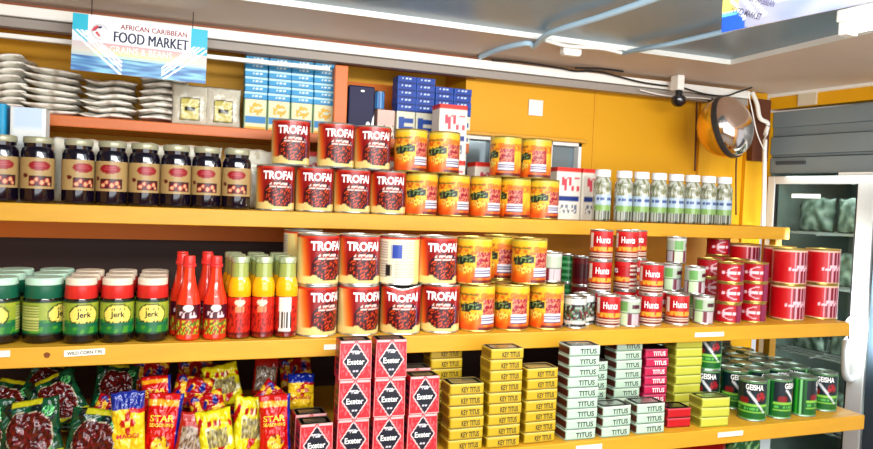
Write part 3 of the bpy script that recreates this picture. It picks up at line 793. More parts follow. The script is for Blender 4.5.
def p_sard(base, dark, end):
    def f(s, t):
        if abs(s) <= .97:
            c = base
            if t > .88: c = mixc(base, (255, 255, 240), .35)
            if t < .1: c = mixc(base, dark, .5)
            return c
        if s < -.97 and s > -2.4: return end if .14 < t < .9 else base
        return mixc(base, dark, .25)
    return f
SH = .0252
def sard(name, base, dark, end, ink, txt, lidc, kw=.044):
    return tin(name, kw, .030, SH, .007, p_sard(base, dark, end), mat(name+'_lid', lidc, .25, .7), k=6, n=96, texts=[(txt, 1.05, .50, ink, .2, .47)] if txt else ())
yel = sard('yellow_sardine_tin', (206, 178, 50), (120, 90, 20), (150, 120, 24), M_BLACK, 'KEY TITUS', (170, 164, 120))
tit = sard('mint_sardine_tin', (196, 218, 200), (90, 120, 110), (104, 52, 40), M_BLACK, 'TITUS', (160, 166, 160))
pnk = sard('pink_sardine_tin', (206, 44, 100), (120, 10, 50), (150, 20, 60), M_WHITE, 'TITUS', (60, 30, 44), .038)
lime = sard('lime_sardine_tin', (204, 206, 92), (120, 130, 30), (150, 150, 50), None, None, (176, 190, 110), .046)
redt = sard('red_flat_tin', (196, 20, 48), (90, 0, 20), (120, 10, 30), None, None, (60, 40, 50), .038)
nums = ['bottom', 'second from bottom', 'third from bottom', 'fourth from bottom', 'fifth from bottom', 'sixth from bottom', 'seventh from bottom', 'eighth from bottom']
def stack(proto, X, y, n, rz, colour, nm, group):
    for l in range(n):
        proto.put(X+random.uniform(-.0015, .0015), y+random.uniform(-.0015, .0015), S3+(SH+.0010)*l, R(rz+random.uniform(-1.5, 1.5)),
                  '%s sardine tin, %s of the %s' % (colour, 'top' if l == n-1 else nums[l], nm), group)
YG, TG = 'yellow sardine tins on the bottom shelf', 'mint sardine tins on the bottom shelf'
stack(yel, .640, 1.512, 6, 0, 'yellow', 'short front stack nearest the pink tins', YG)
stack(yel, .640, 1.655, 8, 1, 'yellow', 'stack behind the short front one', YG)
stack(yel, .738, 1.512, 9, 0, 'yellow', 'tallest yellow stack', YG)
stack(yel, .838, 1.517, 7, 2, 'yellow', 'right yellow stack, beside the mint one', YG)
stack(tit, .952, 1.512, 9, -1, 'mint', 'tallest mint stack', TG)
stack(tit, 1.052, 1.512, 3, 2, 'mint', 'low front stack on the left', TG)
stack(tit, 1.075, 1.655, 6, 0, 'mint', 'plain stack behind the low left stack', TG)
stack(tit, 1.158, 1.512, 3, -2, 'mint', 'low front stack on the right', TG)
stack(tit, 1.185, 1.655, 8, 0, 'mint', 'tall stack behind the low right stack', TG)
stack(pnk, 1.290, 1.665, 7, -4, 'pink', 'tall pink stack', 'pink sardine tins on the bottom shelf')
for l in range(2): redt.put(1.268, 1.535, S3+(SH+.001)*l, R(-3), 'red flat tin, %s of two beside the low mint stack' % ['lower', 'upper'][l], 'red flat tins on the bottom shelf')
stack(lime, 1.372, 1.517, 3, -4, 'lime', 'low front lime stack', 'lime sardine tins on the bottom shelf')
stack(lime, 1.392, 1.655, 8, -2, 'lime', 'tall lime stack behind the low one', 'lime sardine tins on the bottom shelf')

# cartons
def carton(name, hx, hy, h, paint, cat='box', k=20, n=72, c=.0015, texts=()):
    root = empty(name)
    bd = printed('carton', hx, hy, c, zs(0, h, k), lambda s, t: paint(s/hx, t), M_CARD, root, n=n)
    for s, wd, hh, mm, x, v in texts: write(s, wd*hx, hh*h, mm, bd, y=-hy-.0005, z=v*h, x=x*hx)
    return Proto(root, cat)
def p_lb(s, t):
    c = (66, 168, 214)
    if t > .72: c = (196, 232, 240)
    if .3 < t < .55 and abs(s) < .55 and hsh(int(s*7+20), 1) > .35: c = (226, 240, 244)
    if t < .12: c = (40, 120, 180)
    return c
lbx = carton('light_blue_box', .0330, .03, .0212, p_lb, k=8, n=64)
# stacked 4 x 6 on four taller boxes
def p_pap(s, t):
    c = (238, 232, 196)
    if ((s)/.6)**2+((t-.68)/.22)**2 < 1: c = (240, 190, 70) if nz(s*4, t*9) > -.1 else (214, 236, 214)
    if .22 < t < .45: c = (60, 150, 206)
    if t < .1: c = (236, 190, 70)
    if abs(s) > .93: c = (170, 196, 160)
    return c
pap = carton('custard_box', .0330, .03, .0880, p_pap, k=26, n=64)
YO = 2.16
cxs = [UX(289, 112, YO)+.0675*(i-1.5) for i in range(4)]
n4 = ['leftmost', 'second from left', 'third from left', 'rightmost']
r6 = ['bottom', 'second', 'third', 'fourth', 'fifth', 'top']
for i, X in enumerate(cxs):
    pap.put(X, YO, OT, 0, 'white and yellow custard box, %s of four under the light blue boxes' % n4[i], 'custard boxes on the upper shelf')
    for l in range(6):
        lbx.put(X+random.uniform(-.0012, .0012), YO, OT+.0886+.0219*l, R(random.uniform(-1, 1)), 'small light blue box, %s column, %s layer on the custard boxes' % (n4[i], r6[l]), 'light blue boxes on the upper shelf')
def p_db(s, t):
    c = (24, 84, 176)
    if .6 < t < .8 and abs(s) < .5 and hsh(int(s*9+20), 1) > .3: c = (210, 226, 240)
    if t < .2: c = (14, 54, 130)
    if abs(s) > .94: c = (40, 110, 196)
    return c
dbx = carton('dark_blue_box', .0310, .03, .0215, p_db, k=8, n=64)
wbx = carton('blue_and_white_box', .0305, .03, .0900, lambda s, t: (34, 96, 180) if (abs(s) < .75 and (.12 < t < .82) and (int(t*12) % 3 or s < -.2)) else (232, 232, 214), k=24, n=64)
cs = [UX(431.5, 112, YO)+.0635*(i-1.5) for i in range(4)]
for i, X in enumerate(cs):
    wbx.put(X, YO, OT, 0, 'blue and white upright box, %s of four under the dark blue boxes' % n4[i], 'blue and white boxes on the upper shelf')
    n = 5 if i < 2 else 4
    for l in range(n):
        dbx.put(X+random.uniform(-.001, .001), YO, OT+.0906+.0222*l, R(random.uniform(-1, 1)), 'small dark blue box, %s column, %s layer' % (n4[i], 'top' if l == n-1 else r6[l]), 'dark blue boxes on the upper shelf')
mlk = carton('pink_milk_box', .0280, .028, .0900, lambda s, t: (236, 200, 190) if t > .45 else ((96, 60, 60) if nz(s*3, t*9) > .1 else (236, 222, 206)), k=20, n=48)
mlk.put(UX(384, 110, YO), YO, OT, 0, 'pale pink and white milk box beside the dark navy box', None)
tinb = can('blue_striped_can', 'can', .016, .060, lambda a, t: (120, 180, 220) if int(a/14) % 2 else (60, 110, 180), n=48, k=10)
tinb.put(UX(380, 85, YO), YO, OT+.0906, 0, 'slim pale blue can on top of the pink milk box', None)
nb = tag(empty('navy_box', (UX(359.5, 100, YO), YO, OT+.0004)), 'large dark navy box with small white emblem, beside the orange post', 'box')
box('carton', -.041, .041, -.03, .03, 0, .158, mat('navy_card', (22, 22, 66), .6), nb, .004)
bm = bmesh.new()
for cxx, czz, rr, sx in ((.002, .142, .006, 1.1), (.022, .035, .011, .6)):
    vs = [bm.verts.new((cxx+rr*sx*math.cos(a*PI/8)*(1.15 if rr > .008 else 1), -.0306, czz+rr*(.55 if rr < .008 else 1.3)*math.sin(a*PI/8))) for a in range(16)]; bm.faces.new(vs)
vs = [bm.verts.new((x, -.0306, z)) for x, z in ((.030, .0), (.041, .0), (.041, .072), (.036, .06), (.031, .035))]; bm.faces.new(vs)
from_bm('emblem', bm, M_WHITE, nb)

# white cartons with red tops behind the cans
def p_wr(s, t):
    c = (240, 236, 226)
    if t > .93: c = (222, 60, 44)
    if .55 < t < .82 and abs(s) < .8 and hsh(int(s*5+20), int(t*9)) > .4: c = (224, 90, 110)
    if .36 < t < .46 and abs(s) < .85: c = (30, 70, 150)
    if .1 < t < .3 and abs(s) < .7 and hsh(int(s*8+9), int(t*26)) > .5: c = (130, 140, 160)
    return c
wr_ = carton('white_cereal_carton', .046, .035, .168, p_wr, k=30, n=96, c=.004)
WG = 'white cartons with red tops on the top shelf'
YW = 2.03
for px, nm in ((312, 'seen in the gap between the first two upper red cans'), (390, 'seen left of the upper yellow cans'), (483, 'left of the upper right yellow pair')):
    wr_.put(UX(px, 200, YW), YW, S1, 0, 'white carton with red top, %s' % nm, WG)
x_ = UX(447, 180, YW)
wr_.put(x_, YW, S1, 0, 'white carton with red top, lower one beneath the tallest carton', WG)
wr_.put(x_, YW, S1+.1686, 0, 'white carton with red top, highest of all, above the yellow cans', WG)
wr_.put(UX(563, 200, YW), YW, S1, 0, 'white carton with red top, left of the spice bottles, farther one', WG)
wr_.put(UX(563, 200, YW)+.096, YW, S1, 0, 'white carton with red top, touching the leftmost spice bottle', WG)
# cyan and white cartons, white sacks behind the jars
cy = carton('cyan_box', .05, .03, .235, lambda s, t: (40, 170, 210) if t > .25 else (220, 236, 240), k=16, n=48)
cy.put(-.45, 1.985, S1, 0, 'cyan box top at the far left edge behind the jars', None)
wc = carton('pale_box', .038, .03, .230, lambda s, t: (206, 222, 240) if abs(s) < .8 and t > .75 else (236, 240, 240), k=16, n=48)
wc.put(-.352, 1.985, S1, 0, 'pale white box behind the second dark jar, right of the cyan box', None)

# ------------------------------------------------------------------ bags
def bag(name, w_, h_, th, paint, m=None, seed=0, wr=.004, n=(26, 26), texts=(), lie=False, cat='bag', sag=0):
    """a filled film bag: front centre at origin, standing on its lower edge, thickness along y"""
    root = empty(name); bm = bmesh.new(); lay = bm.loops.layers.float_color.new('print'); nx, ny = n
    def P(u, v, side):
        a = max(0, 1-abs(2*u-1)**3.2); b = max(0, 1-abs(2*v-1)**2.6)
        T = th/2*(a*b)**.5
        k = 1-.05*math.sin(PI*v)*(1 if True else 0)
        x = (u-.5)*w_*(k+.03*nz(v*4, seed)); z = v*h_*(1-.0*abs(u-.5))+.008*nz(u*4, seed+3)*v
        d = wr*(nz(u*5+seed, v*5, side*3)+.6*nz(u*11+seed, v*13, side*5))*(a*b)**.3
        return Vector((x, side*T+d*(1 if T > .001 else 0)*.9+(sag*nz(u*1.7+seed, v*1.7, 9) if sag else 0), z))
    g = {}
    for side in (-1, 1):
        for i in range(nx+1):
            for j in range(ny+1):
                edge = i in (0, nx) or j in (0, ny)
                if side == 1 and edge: g[side, i, j] = g[-1, i, j]
                else: g[side, i, j] = bm.verts.new(P(i/nx, j/ny, side if not edge else 0))
    for side in (-1, 1):
        for i in range(nx):
            for j in range(ny):
                q = [(i, j), (i+1, j), (i+1, j+1), (i, j+1)]
                vs = [g[side, a, b] for a, b in q]
                f = bm.faces.new(vs if side < 0 else vs[::-1]); f.smooth = True
                qq = q if side < 0 else q[::-1]
                for lp, (a, b) in zip(f.loops, qq): lp[lay] = (*ink(paint(a/nx*2-1, b/ny)), 1)
    if lie:
        for v in bm.verts: v.co = (v.co.x, v.co.z-h_/2, -v.co.y)
        mz = min(v.co.z for v in bm.verts)
        for v in bm.verts: v.co.z -= mz
    else:
        mz = min(v.co.z for v in bm.verts)
        for v in bm.verts: v.co.z -= mz
    me = bpy.data.meshes.new('film'); bm.normal_update(); bm.to_mesh(me); bm.free()
    fo = link('film', me, m or M_FOIL, root)
    for s, tw, tht, mm, x, v in texts:
        t = text_mesh(s, tw*w_, tht*h_)
        b2 = bmesh.new(); b2.from_mesh(t)
        for v_ in b2.verts:
            u_ = v_.co.x/w_+.5+x; vv = v_.co.z/h_+v
            p = P(min(.98, max(.02, u_)), min(.98, max(.02, vv)), -1); v_.co = (v_.co.x+x*w_, p.y-.0025, v_.co.z+v*h_-(mz if not lie else 0))
        b2.to_mesh(t); b2.free(); link('lettering', t, mm, fo)
    return Proto(root, cat)
# white flour packs lying in piles on the orange shelf
def p_fufu(u, v):
    c = (252, 250, 242)
    k = nz(u*3, v*5); return mixc(c, (196, 184, 168), k*1.2) if k > .15 else c
fl = [bag('flour_pack', .138, .17, .0165, p_fufu, m=attr_mat('milky_film', .3, .3), seed=s, wr=.003, lie=True, n=(22, 22), sag=.013) for s in (1, 9, 23, 41)]
FG = 'white flour packs piled on the upper shelf'
piles = [(-.47, 2.24, 8, 'far left pile'), (-.340, 2.24, 7, 'second pile'), (-.193, 2.24, 6, 'low third pile'), (-.048, 2.24, 7, 'fourth pile')]
ln = ['bottom', 'second', 'third', 'fourth', 'fifth', 'sixth', 'seventh', 'eighth']
for X, y, n, nm in piles:
    for l in range(n):
        fl[piles.index((X, y, n, nm))].put(X+random.uniform(-.007, .007), y+random.uniform(-.006, .006), OT+.0188*l, R(random.uniform(-4, 4)), 'crumpled white flour pack, %s layer of the %s' % ('top' if l == n-1 else ln[l], nm), FG, tilt=(0, R([-2, 6, 0, -3][piles.index((X, y, n, nm))]*min(1, l/3)), 0))
# two clear packs with labels standing
def p_clear(u, v):
    c = (216, 212, 196)
    if abs(u) < .55 and .12 < v < .7:
        c = (214, 204, 130)
        if abs(u) > .48 or v < .16 or v > .66: c = (110, 104, 60)
        if abs(u) < .28 and .36 < v < .46: c = (30, 30, 24)
    return c
cl = bag('grain_pack', .10, .115, .03, p_clear, m=attr_mat('milky_film', .3, .3), seed=4, n=(30, 30))
cl.put(UX(190, 105, 2.16), 2.15, OT, 0, 'clear grain pack with cream label, left one of two', 'clear packs on the upper shelf')
cl.put(UX(223, 108, 2.16), 2.15, OT, 0, 'clear grain pack with cream label, right one next to custard boxes', 'clear packs on the upper shelf')
# white sacks behind the jars
def p_sack(u, v): return (240, 236, 222) if nz(u*3, v*4) < .2 else (214, 206, 184)
sk = bag('white_sack', .132, .165, .06, p_sack, m=attr_mat('milky_film', .3, .3), seed=12, wr=.006)
for i, X in enumerate((-.24, -.10, .04, .182)):
    sk.put(X, 2.01, S1, 0, 'white paper sack behind the dark jars, %s of four' % n4[i], 'white sacks behind the dark jars')

# seasoning bags on the bottom shelf
def p_maggi(u, v):
    c = (236, 200, 50)
    if v > .74: c = (24, 54, 150)
    if .68 < v <= .74 and u > .1: c = (200, 40, 40)
    e = abs(u)/.5+abs(v-.52)/.19
    if e < 1 and (abs(u) < .16 or abs(v-.52) < .05 or e < .62): c = (190, 40, 26)
    if abs(u) < .14 and abs(v-.52) < .045: c = (240, 200, 60)
    if v < .1: c = (216, 186, 40)
    return c
def p_star(u, v):
    c = (204, 28, 26)
    if .80 < v: c = (196, 28, 30) if v > .9 else (232, 170, 50)
    if .12 < v < .36 and (u/.5)**2+((v-.22)/.13)**2 < 1: c = (236, 196, 60) if nz(u*4, v*14) > -.15 else (150, 60, 30)
    if u > .82: c = (24, 54, 150)
    return c
def p_beans(u, v):
    e = (u/.84)**2+((v-.44)/.36)**2+.5*nz(u*1.6, v*2.4, 7)
    if e < .9:
        return mixc((70, 14, 22), (128, 34, 34), .5+1.1*nz(u*12, v*13)+.4*nz(u*3, v*3, 2))
    if e < .98: return (186, 176, 150)
    c = (10, 84, 54) if nz(u*3, v*4, 2) > -.15 else (8, 40, 40)
    if abs(v-.10) < .04 and u > -.2 or (v > .9 and abs(u) < .5): c = (190, 184, 40)
    for p, q in ((-.62, .12), (.66, .78), (.5, .12)):
        if ((u-p)/.2)**2+((v-q)/.09)**2 < 1: c = (120, 200, 130) if nz(u*12, v*14) > -.1 else (20, 110, 70)
    return c
def p_lime(u, v):
    c = (218, 206, 34)
    k = nz(u*1.8, v*2.6, 4)
    if k > .2: c = (190, 30, 28)
    if k < -.32: c = (240, 236, 200)
    if .28 < v < .62 and -.5 < u < .65: c = mixc((206, 196, 130), (130, 120, 90), .5+1.3*nz(u*9, v*10))
    if .7 < v < .8 and abs(u) < .4 and hsh(int(u*12+30), 3) > .4: c = (180, 30, 30)
    return c
def p_brown(u, v):
    c = (176, 160, 140) if .12 < v < .72 and abs(u) < .85 else (180, 44, 34)
    if c[0] == 176 and nz(u*9, v*10) > .1: c = (120, 90, 70)
    return c
def p_redbag(u, v):
    c = (180, 28, 34)
    if nz(u*3, v*4, 1) > .2: c = (232, 190, 60)
    if nz(u*3, v*4, 11) > .3: c = (30, 50, 140)
    return c
maggi = bag('seasoning_bag', .10, .165, .045, p_maggi, seed=31, n=(34, 44), wr=.011, texts=[('MAGGI', .62, .07, M_REDINK, 0, .33)])
star = bag('star_seasoning_bag', .105, .165, .045, p_star, seed=37, n=(34, 44), wr=.011, texts=[('STAR', .66, .1, M_YELINK, -.03, .62), ('SEASONING', .66, .055, M_YELINK, -.03, .52)])
beans = bag('dried_pepper_bag', .14, .15, .05, p_beans, seed=43, n=(48, 48), wr=.013)
limeb = bag('yellow_spice_bag', .12, .15, .045, p_lime, seed=51, n=(34, 34), wr=.014)
brown = bag('clear_spice_bag', .09, .14, .04, p_brown, seed=57, n=(28, 30), wr=.005)
redb = bag('red_snack_bag', .14, .12, .045, p_redbag, seed=63, n=(34, 30), wr=.014)
BG = 'seasoning bags piled on the bottom shelf'
def bput(pr, px, py, Y, rz, ry, rx, lb, h, sx=1, sz=None):
    sz = sz or sx
    X, Z = U(px, py, Y)                       # centre of the bag in the photo
    top = S2-.046 if Y > 1.56 else 9
    z = max(S3+.006, min(Z-h*sz/2, top-h*sz))
    pr.put(X, Y, z, R(rz), lb, BG, tilt=(R(rx), R(ry), 0), scale=(sx, sx, sz))
# front row
bput(beans, 34, 432, 1.545, 0, -8, -14, 'dark red pepper bag with green edges, front row second from left', .15, .80)
bput(beans, -24, 432, 1.555, 8, 4, -10, 'dark red pepper bag cut by the left photo edge, front row', .15, .8)
bput(beans, 89, 440, 1.54, -6, 9, -12, 'dark red pepper bag with yellow strip, left of the seasoning bags', .15, .78)
bput(maggi, 129, 425, 1.535, 0, -2, -8, 'yellow seasoning bag with red diamond and blue top, in the front row', .165, .66, .80)
bput(star, 160, 427, 1.55, -6, 4, -10, 'red seasoning bag lettered in yellow, beside the yellow diamond bag', .165, .68, .82)
bput(brown, 188, 438, 1.535, 4, 10, -8, 'clear bag of brown spice with red top between yellow bags', .14, .70, .72)
bput(limeb, 220, 436, 1.525, 0, -9, -10, 'bright yellow bag with pale panel, front row right of brown spice', .15, .62, .72)
bput(limeb, 247, 428, 1.565, 6, 5, -8, 'yellow bag with red patches behind the bright yellow front one', .15, .60, .82)
bput(star, 276, 430, 1.54, -4, -2, -8, 'red seasoning bag next to the lone pink tin', .165, .66, .80)
# second row on lying bags
for i, (px, Y) in enumerate(((10, 1.74), (62, 1.74), (114, 1.74), (166, 1.74), (218, 1.74), (268, 1.74))):
    rb = (beans, redb)[i > 1]
    rb.put(UX(px, 440, Y), Y, S3+.036, R(0), 'bag lying flat under the second row, %s of six' % ['leftmost', 'second from left', 'third from left', 'fourth from left', 'fifth from left', 'rightmost'][i], BG, tilt=(R(-88), 0, 0), scale=(.75, .75, .75))
def b2(pr, px, py, Y, rz, ry, rx, lb, h, sx, sz=None): bput(pr, px, py, Y, rz, ry, rx, lb, h, sx, sz)
b2(beans, 68, 398, 1.64, 10, -24, -25, 'dark red pepper bag tilted in the second row, pale rim showing', .15, .72)
b2(beans, -4, 405, 1.65, -6, 12, -25, 'dark red pepper bag in the second row at far left', .15, .70)
b2(beans, 36, 382, 1.72, -6, 20, -30, 'dark red pepper bag at the back between the two tilted ones', .15, .62)
b2(beans, 113, 386, 1.70, 5, 8, -30, 'dark red pepper bag at the back, above the yellow diamond bag', .15, .66)
b2(redb, 103, 412, 1.615, 5, 28, -25, 'crumpled bag leaning between the pepper bags and the yellow diamond bag', .12, .52)
b2(star, 158, 398, 1.625, 0, -4, -20, 'red seasoning bag upright behind the front lettered one', .165, .60, .58)
b2(redb, 188, 392, 1.66, -8, 12, -30, 'red and yellow bag in the second row above the brown spice', .12, .62)
b2(limeb, 228, 385, 1.70, 8, -10, -20, 'yellow bag with panel at the top of the second row', .15, .70, .66)
b2(redb, 212, 407, 1.60, 4, -14, -30, 'red bag with blue patch leaning above the bright yellow bag', .12, .55)
b2(redb, 262, 398, 1.62, -4, 42, -20, 'red and blue bag tipped sideways, left of the dark diamond bag', .12, .58)
b2(maggi, 301, 392, 1.66, 4, 3, -14, 'yellow seasoning bag with red diamond above the lone pink tin', .165, .66, .52)
b2(redb, 148, 376, 1.80, 0, 6, -20, 'red bag in the shaded back row, left one', .12, .62)
b2(redb, 198, 374, 1.82, 0, -6, -20, 'red bag in the shaded back row, middle one', .12, .62)
b2(brown, 264, 376, 1.78, 0, 6, -15, 'grey brown spice bag in the shaded back row', .14, .7)
b2(redb, 298, 372, 1.82, 0, -6, -20, 'red bag in the shaded back row, right one', .12, .62)
# boxes below the bottom shelf
ZL = CZ-1.02
for px, pr_, lb in ((690, 'red_sack', 'dark red sack under the bottom shelf below the price strip'),):
    b_ = bag(pr_, .26, .36, .10, lambda u, v: (176, 24, 36), seed=71, n=(16, 16)); b_.put(UX(px, 447, 1.6), 1.6, ZL, 0, lb, None)
g2 = carton('green_packet', .05, .03, .36, lambda s, t: (30, 110, 60) if hsh(int(s*6+20), int(t*60)) > .3 else (160, 210, 150), k=40, n=48)
g2.put(UX(740, 447, 1.62), 1.62, ZL, 0, 'green patterned packet under the bottom shelf', None)
w2 = carton('pale_packet', .022, .03, .365, lambda s, t: (206, 222, 226), k=10, n=32)
w2.put(UX(757, 447, 1.62), 1.62, ZL, 0, 'pale packet under the bottom shelf beside the green packet', None)

# freezer contents
def p_frz(u, v):
    k = nz(u*3, v*4); return mixc((84, 104, 92), (176, 190, 178), .5+k)
fb = [bag('frozen_food_bag', .17, .13, .07, p_frz, seed=s, wr=.012, n=(20, 18)) for s in (81, 87)]
i = 0
for z in (1.128, 1.388, 1.588, .858):
    for j, t in enumerate((.14, .29, .44)):
        p = RW(t, .16); nmz = {1.128: 'third', 1.388: 'second', 1.588: 'top', .858: 'fourth'}[z]
        fb[i % 2].put(p.x, p.y, z, R(-80)+R(random.uniform(-8, 8)), 'frosty green frozen food bag on the %s freezer shelf, %s' % (nmz, ['farthest', 'middle', 'nearest'][j]), 'frozen food bags in the freezer', scale=(.82, 1, 1)); i += 1

# ------------------------------------------------------------------ signs
# hanging FOOD MARKET sign
(xa, za), (xb, zb) = U(72, 12, 1.95), U(207, 31, 1.95)
xl, zl = U(72, 69, 1.95)
SW, SHH = xb-xa, za-zl
sg = tag(empty('hanging_sign', ((xa+xb)/2, 1.95, (za+zb)/2-SHH)), 'white and turquoise food market sign hanging from ceiling above the flour packs', 'sign')
def sign_board(parent, W, Ht, paint, nx=150, nz_=70):
    bm = bmesh.new(); lay = bm.loops.layers.float_color.new('print')
    for y, sgn in ((-.002, 1), (.002, -1)):
        V = [[bm.verts.new((-W/2+W*i/nx, y, Ht*j/nz_)) for j in range(nz_+1)] for i in range(nx+1)]
        for i in range(nx):
            for j in range(nz_):
                q = [V[i][j], V[i+1][j], V[i+1][j+1], V[i][j+1]]
                f = bm.faces.new(q if sgn > 0 else q[::-1])
                for lp in f.loops:
                    lp[lay] = (*ink(paint((lp.vert.co.x+W/2)/W, lp.vert.co.z/Ht)), 1)
        if sgn > 0: V0 = V
    for a, b in (((0, 0), (nx, 0)), ((nx, 0), (nx, nz_)), ((nx, nz_), (0, nz_)), ((0, nz_), (0, 0))):
        f = bm.faces.new((V[a[0]][a[1]], V[b[0]][b[1]], V0[b[0]][b[1]], V0[a[0]][a[1]])) if False else None
    me = bpy.data.meshes.new('board'); bm.to_mesh(me); bm.free()
    o = link('board', me, M_PAPER, parent)
    box('core', -W/2, W/2, -.0019, .0019, 0, Ht, M_TRIM, parent)
    return o
def p_sign(u, v):
    c = (246, 248, 250)
    if (u < .11 or u > .87) and v > .52: c = (30, 190, 214)
    if u < .11 and v <= .72 and v < .72-u*2: c = (214, 226, 232)
    if v < .54 and not ((u < .11 or u > .87) and v > .52):
        c = mixc((240, 170, 180), (244, 226, 176), (.54-v)/.2) if v > .28 else mixc((150, 205, 226), (60, 120, 180), .5+1.2*nz(u*6, v*20))
        if v > .28 and v < .33: c = (190, 220, 206)
        if u < .16 or u > .87: c = mixc(c, (196, 204, 210), .7) if v > .28 else c
    for k in (0, .05, .085, .12):                       # crossed stripes
        if abs(v-(.68-(u-k)*1.9)) < .022 and u < .36 and v < .72: c = (248, 250, 252)
        if abs(v-(.62-(1-u-k)*1.9)) < .022 and u > .66 and v < .66: c = (240, 244, 250)
    dx, dy = (u-.195)*2.35, v-.72
    rr, th = math.hypot(dx, dy), math.atan2(dy, dx)
    if rr < .17:
        if abs(rr-.13) < .022 and not (-1.3 < th < .4): c = (206, 210, 216)
        if abs(rr-.085) < .02 and 1.2 < th < 3.0: c = (30, 36, 90)
        if abs(rr-.06-.03*(th+2)/3) < .022 and (th < -1.4 or th > 1.9): c = (206, 60, 80)
    return c
bd = sign_board(sg, SW, SHH, p_sign)
write('AFRICAN CARIBBEAN', SW*.50, SHH*.095, mat('crimson_ink', (136, 10, 30), .5), bd, x=SW*.09, z=SHH*.86, y=-.0026, bold=.02)
fm = write('FOOD MARKET', SW*.555, SHH*.19, M_NAVY, bd, x=SW*.075, z=SHH*.67, y=-.0026, bold=0)
tb = bmesh.new()
for k in (-2, -1, 0, 1, 2):                          # heavy strokes: the same letters laid side by side
    t0 = len(tb.verts); tb.from_mesh(fm.data); tb.verts.ensure_lookup_table()
    for v in tb.verts[t0:]: v.co.x += k*.00045; v.co.y -= .00002*k
tb.to_mesh(fm.data); tb.free()
write('GRAINS & BEANS', SW*.46, SHH*.12, M_WHITE, bd, x=SW*.0, z=SHH*.44, y=-.0026, bold=.0)
for u in (.13, .88): tube('hanging_cord', [(SW*(u-.5), 0, SHH-.005), (SW*(u-.5), 0, CEIL-sg.location.z)], .0012, M_BLACKP, sg, 6)
sg.rotation_euler = (0, R(1.0), 0)
# second sign, upper right, running toward the viewer
ysn = 1.07
v1 = AF+AR*((722-436.5)/FPX)-AU*((33-224.5)/FPX)
ks = .30/v1.z; p1 = v1*ks
sg2 = tag(empty('hanging_sign', (p1.x, p1.y, CZ+p1.z)), 'hanging sign at upper right with faded tilted lettering, cut by the photo top', 'sign')
def p_sign2(u, v):
    c = (146, 146, 160)
    k = u*L2
    if k < .045-v*.04 and v < .19: c = (50, 96, 190)
    elif k < .045-v*.06 and v < .23: c = (120, 200, 230)
    elif k < .03 and v < .42: c = (240, 206, 110)
    elif k > .07: c = mixc(c, (120, 128, 184), .5+nz(u*7, v*6))
    for q in (0, .02, .035):
        if abs(v*.14-(.075-(k-q)*1.4)) < .0025 and v > .1: c = (236, 236, 240)
    return c
L2 = .38
b2 = sign_board(sg2, L2, .14, p_sign2, 110, 46)
b2.location.x = L2/2
for ch in sg2.children:
    if ch.name.startswith('core'): ch.location.x = L2/2
for k, (x, z, tx) in enumerate(((.045, .024, 'FOOD MARKET'), (.062, .042, 'AFRICAN CARIBBEAN'), (.085, .052, 'GRAINS'))):
    t = write(tx, (.06, .07, .05)[k], .010, mat('grey_ink', (60, 54, 74), .5), b2, x=x-L2/2, z=z, y=-.0026, bold=.01); t.rotation_euler = (0, R(24), 0)
for u in (.12, .88): tube('hanging_cord', [(L2*u, 0, .138), (L2*u, 0, CEIL-sg2.location.z)], .0012, M_BLACKP, sg2, 6)
sg2.rotation_euler = (0, 0, R(-78))

# ------------------------------------------------------------------ light fixture, conduits, camera, mirror, cables
lf = UZ(846, 35, CEIL-.05)
fx_ = tag(empty('fluorescent_light', (lf.x+.0, lf.y, CEIL)), 'white fluorescent tube light on the ceiling at upper right, switched on', 'light')
box('housing', -.04, .04, -.9, .0, -.028, 0, M_TRIM, fx_, .004)
for sx in (-.018,): tube('tube', [(sx, -.03, -.042), (sx, -.87, -.042)], .013, M_TUBE, fx_, 12)
box('end_cap', -.036, .002, -.028, -.004, -.058, -.028, M_TRIM, fx_, .003)
fx_.rotation_euler = (0, 0, R(6))
la = bpy.data.lights.new('tube_glow', 'AREA'); la.shape = 'RECTANGLE'; la.size = .05; la.size_y = .8; la.energy = 2
lo = bpy.data.objects.new('tube_glow', la); COL.objects.link(lo); lo.parent = fx_; lo.location = (-.018, -.45, -.062)
def cpath(pts, dz): return [UZ(x, y, CEIL-dz) for x, y in pts]
c1 = tag(tube('ceiling_conduit', cpath([(480, 57), (500, 49), (527, 43), (534, 46), (550, 33), (600, 17), (650, 0), (700, -20)], .006), .008, M_PIPE, None, 10), 'pale blue ceiling pipe with a kink, crossing from the wall toward the top edge', 'pipe')
c2 = tag(tube('ceiling_conduit', cpath([(623, 53), (670, 44), (722, 32), (790, 11), (850, -8)], .006), .007, M_PIPE, None, 10, False), 'pale blue straight ceiling pipe passing behind the upper right sign', 'pipe')
c3 = tag(tube('ceiling_conduit', cpath([(545, 40), (568, 46), (600, 48), (622, 53)], .006), .006, M_TRIM, None, 10), 'short white ceiling pipe linking the two pale blue pipes', 'pipe')
jb = UZ(571, 46, CEIL)
j = tag(empty('junction_box', (jb.x, jb.y, CEIL)), 'small white junction box on the ceiling beside the kinked pipe', 'junction box')
box('case', -.03, .03, -.012, .012, -.026, -.001, M_TRIM, j, .003)
box('cover_plate', -.026, .026, -.010, .010, -.029, -.0262, M_TRIM, j, .001)
def wire(pts, lb, r=.003, m=None, Y=2.05):
    P = []
    for x, y in pts:
        X, Z = U(x, y, Y); P.append((X, Y, min(Z, CEIL-r-.001)))
    return tag(tube('cable', P, r, m or M_BLACKP, None, 8), lb, 'cable')
wire([(492, 60), (520, 62), (560, 68), (575, 71), (600, 72), (640, 82), (668, 86)], 'black cable sagging under the ceiling toward the security camera', .003, None, 2.045)
wire([(575, 68), (600, 62), (624, 58)], 'short dark cable rising from the sagging one to the white pipe', .003, None, 2.03)
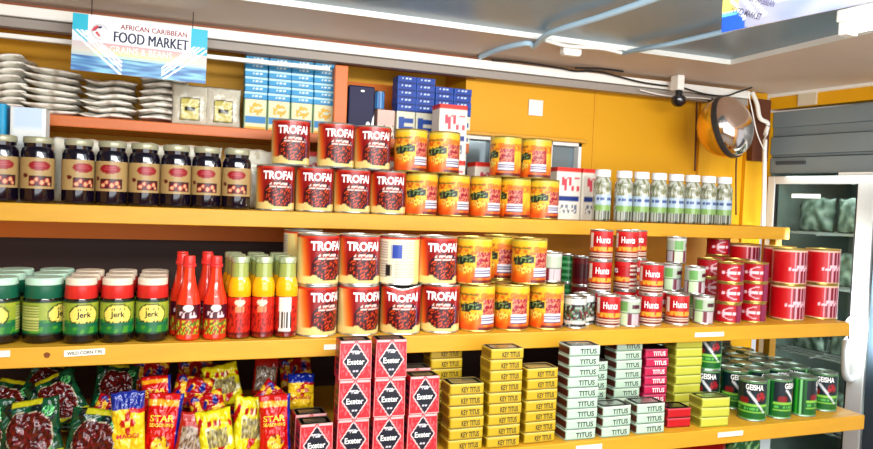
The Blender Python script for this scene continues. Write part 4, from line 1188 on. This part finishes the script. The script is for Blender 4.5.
wire([(684, 88), (705, 94), (725, 96), (738, 92), (752, 84)], 'dark cable looping above the round mirror', .003, None, 2.04)
wire([(640, 90), (668, 96), (700, 98), (716, 100)], 'thin pale cable under the trunking left of the round mirror', .0025, M_TRIM, 2.05)
wire([(697, 99), (696, 130), (695, 171)], 'thin dark cable hanging down the yellow wall beside the round mirror', .0035, mat('brown_cable', (90, 46, 20), .5), 2.12)
wire([(737, 150), (736, 170), (736, 215)], 'thin brown cable hanging below the round mirror', .003, mat('brown_cable', (90, 46, 20), .5), 2.11)
wire([(748, 92), (752, 110), (757, 133), (764, 150)], 'thin white cable draped over the right of the round mirror', .002, M_TRIM, 1.90)
wire([(752, 92), (757, 104), (760, 118), (768, 124), (765, 140), (764, 200), (763, 226)], 'white flexible conduit running down the corner beside the freezer', .008, M_TRIM, 2.06)
# security camera
cc = U(679, 92, 2.0)
sc_ = tag(empty('security_camera', (cc[0], 2.0, cc[1]+.01)), 'small black dome security camera on a white mount left of the round mirror', 'camera')
box('mount', -.014, .014, -.010, .03, -.004, CEIL-sc_.location.z-.0005, M_TRIM, sc_, .003)
box('arm', -.009, .009, -.009, .009, -.022, -.0045, M_BLACKP, sc_, .002)
lathe('camera_body', [(0, -.062), (.012, -.060), (.022, -.052), (.026, -.042), (.025, -.030), (.018, -.023), (0, -.0225)], mat('glossy_black', (18, 18, 30), .15, coat=.6), sc_)
# convex mirror
Ym = 1.93
mx, mz_ = U(728.5, 127, Ym)
mr = tag(empty('convex_mirror', (mx, Ym, mz_)), 'round bulging security mirror mounted high in the corner beside the freezer', 'mirror')
rad = .106
dome = lathe('mirror_dome', [(rad*math.cos(a*PI/24), .074*math.sin(a*PI/24)) for a in range(0, 12)]+[(0, .074)], mat('mirror_chrome', (240, 226, 220), .14, 1), mr, n=64)
rim_ = lathe('rim', [(rad-.001, -.010), (rad+.003, -.009), (rad+.004, 0), (rad+.003, .009), (rad-.006, .012)], mat('dark_rubber_rim', (50, 48, 46), .4), mr, n=64)
bk = lathe('reflection_shell', [(rad*math.cos(a*PI/24), -.100*math.sin(a*PI/24)-.002) for a in range(0, 12)]+[(0, -.102)], mat('wall_reflection_yellow', (244, 178, 40), .2, .55), mr, n=64)  # added shell; its yellow stands in for the wall's reflection in the mirror
d = (Vector((.72, -.69, 0))*.86+Vector((-.69, -.72, 0))*.36+Vector((0, 0, .22))).normalized()
mr.rotation_euler = d.to_track_quat('Z', 'Y').to_euler()
ar = tag(tube('mirror_bracket', [(mx+.0, Ym+.075, mz_+.085), (mx+.03, 2.05, mz_+.11), (mx+.03, 2.10, mz_+.11)], .007, M_BLACKP, None, 8), 'black bracket holding the round mirror to the wall', 'bracket')
# white wall plate
wp = U(535, 108, WALLY)
pl = tag(empty('wall_plate', (wp[0], WALLY, wp[1])), 'small white square plate on the yellow wall above the cans', 'wall plate')
box('plate', -.027, .027, -.008, -.0005, -.027, .027, M_TRIM, pl, .002)
box('plate_button', -.008, .008, -.010, -.0082, -.013, .013, M_TRIM, pl, .001)
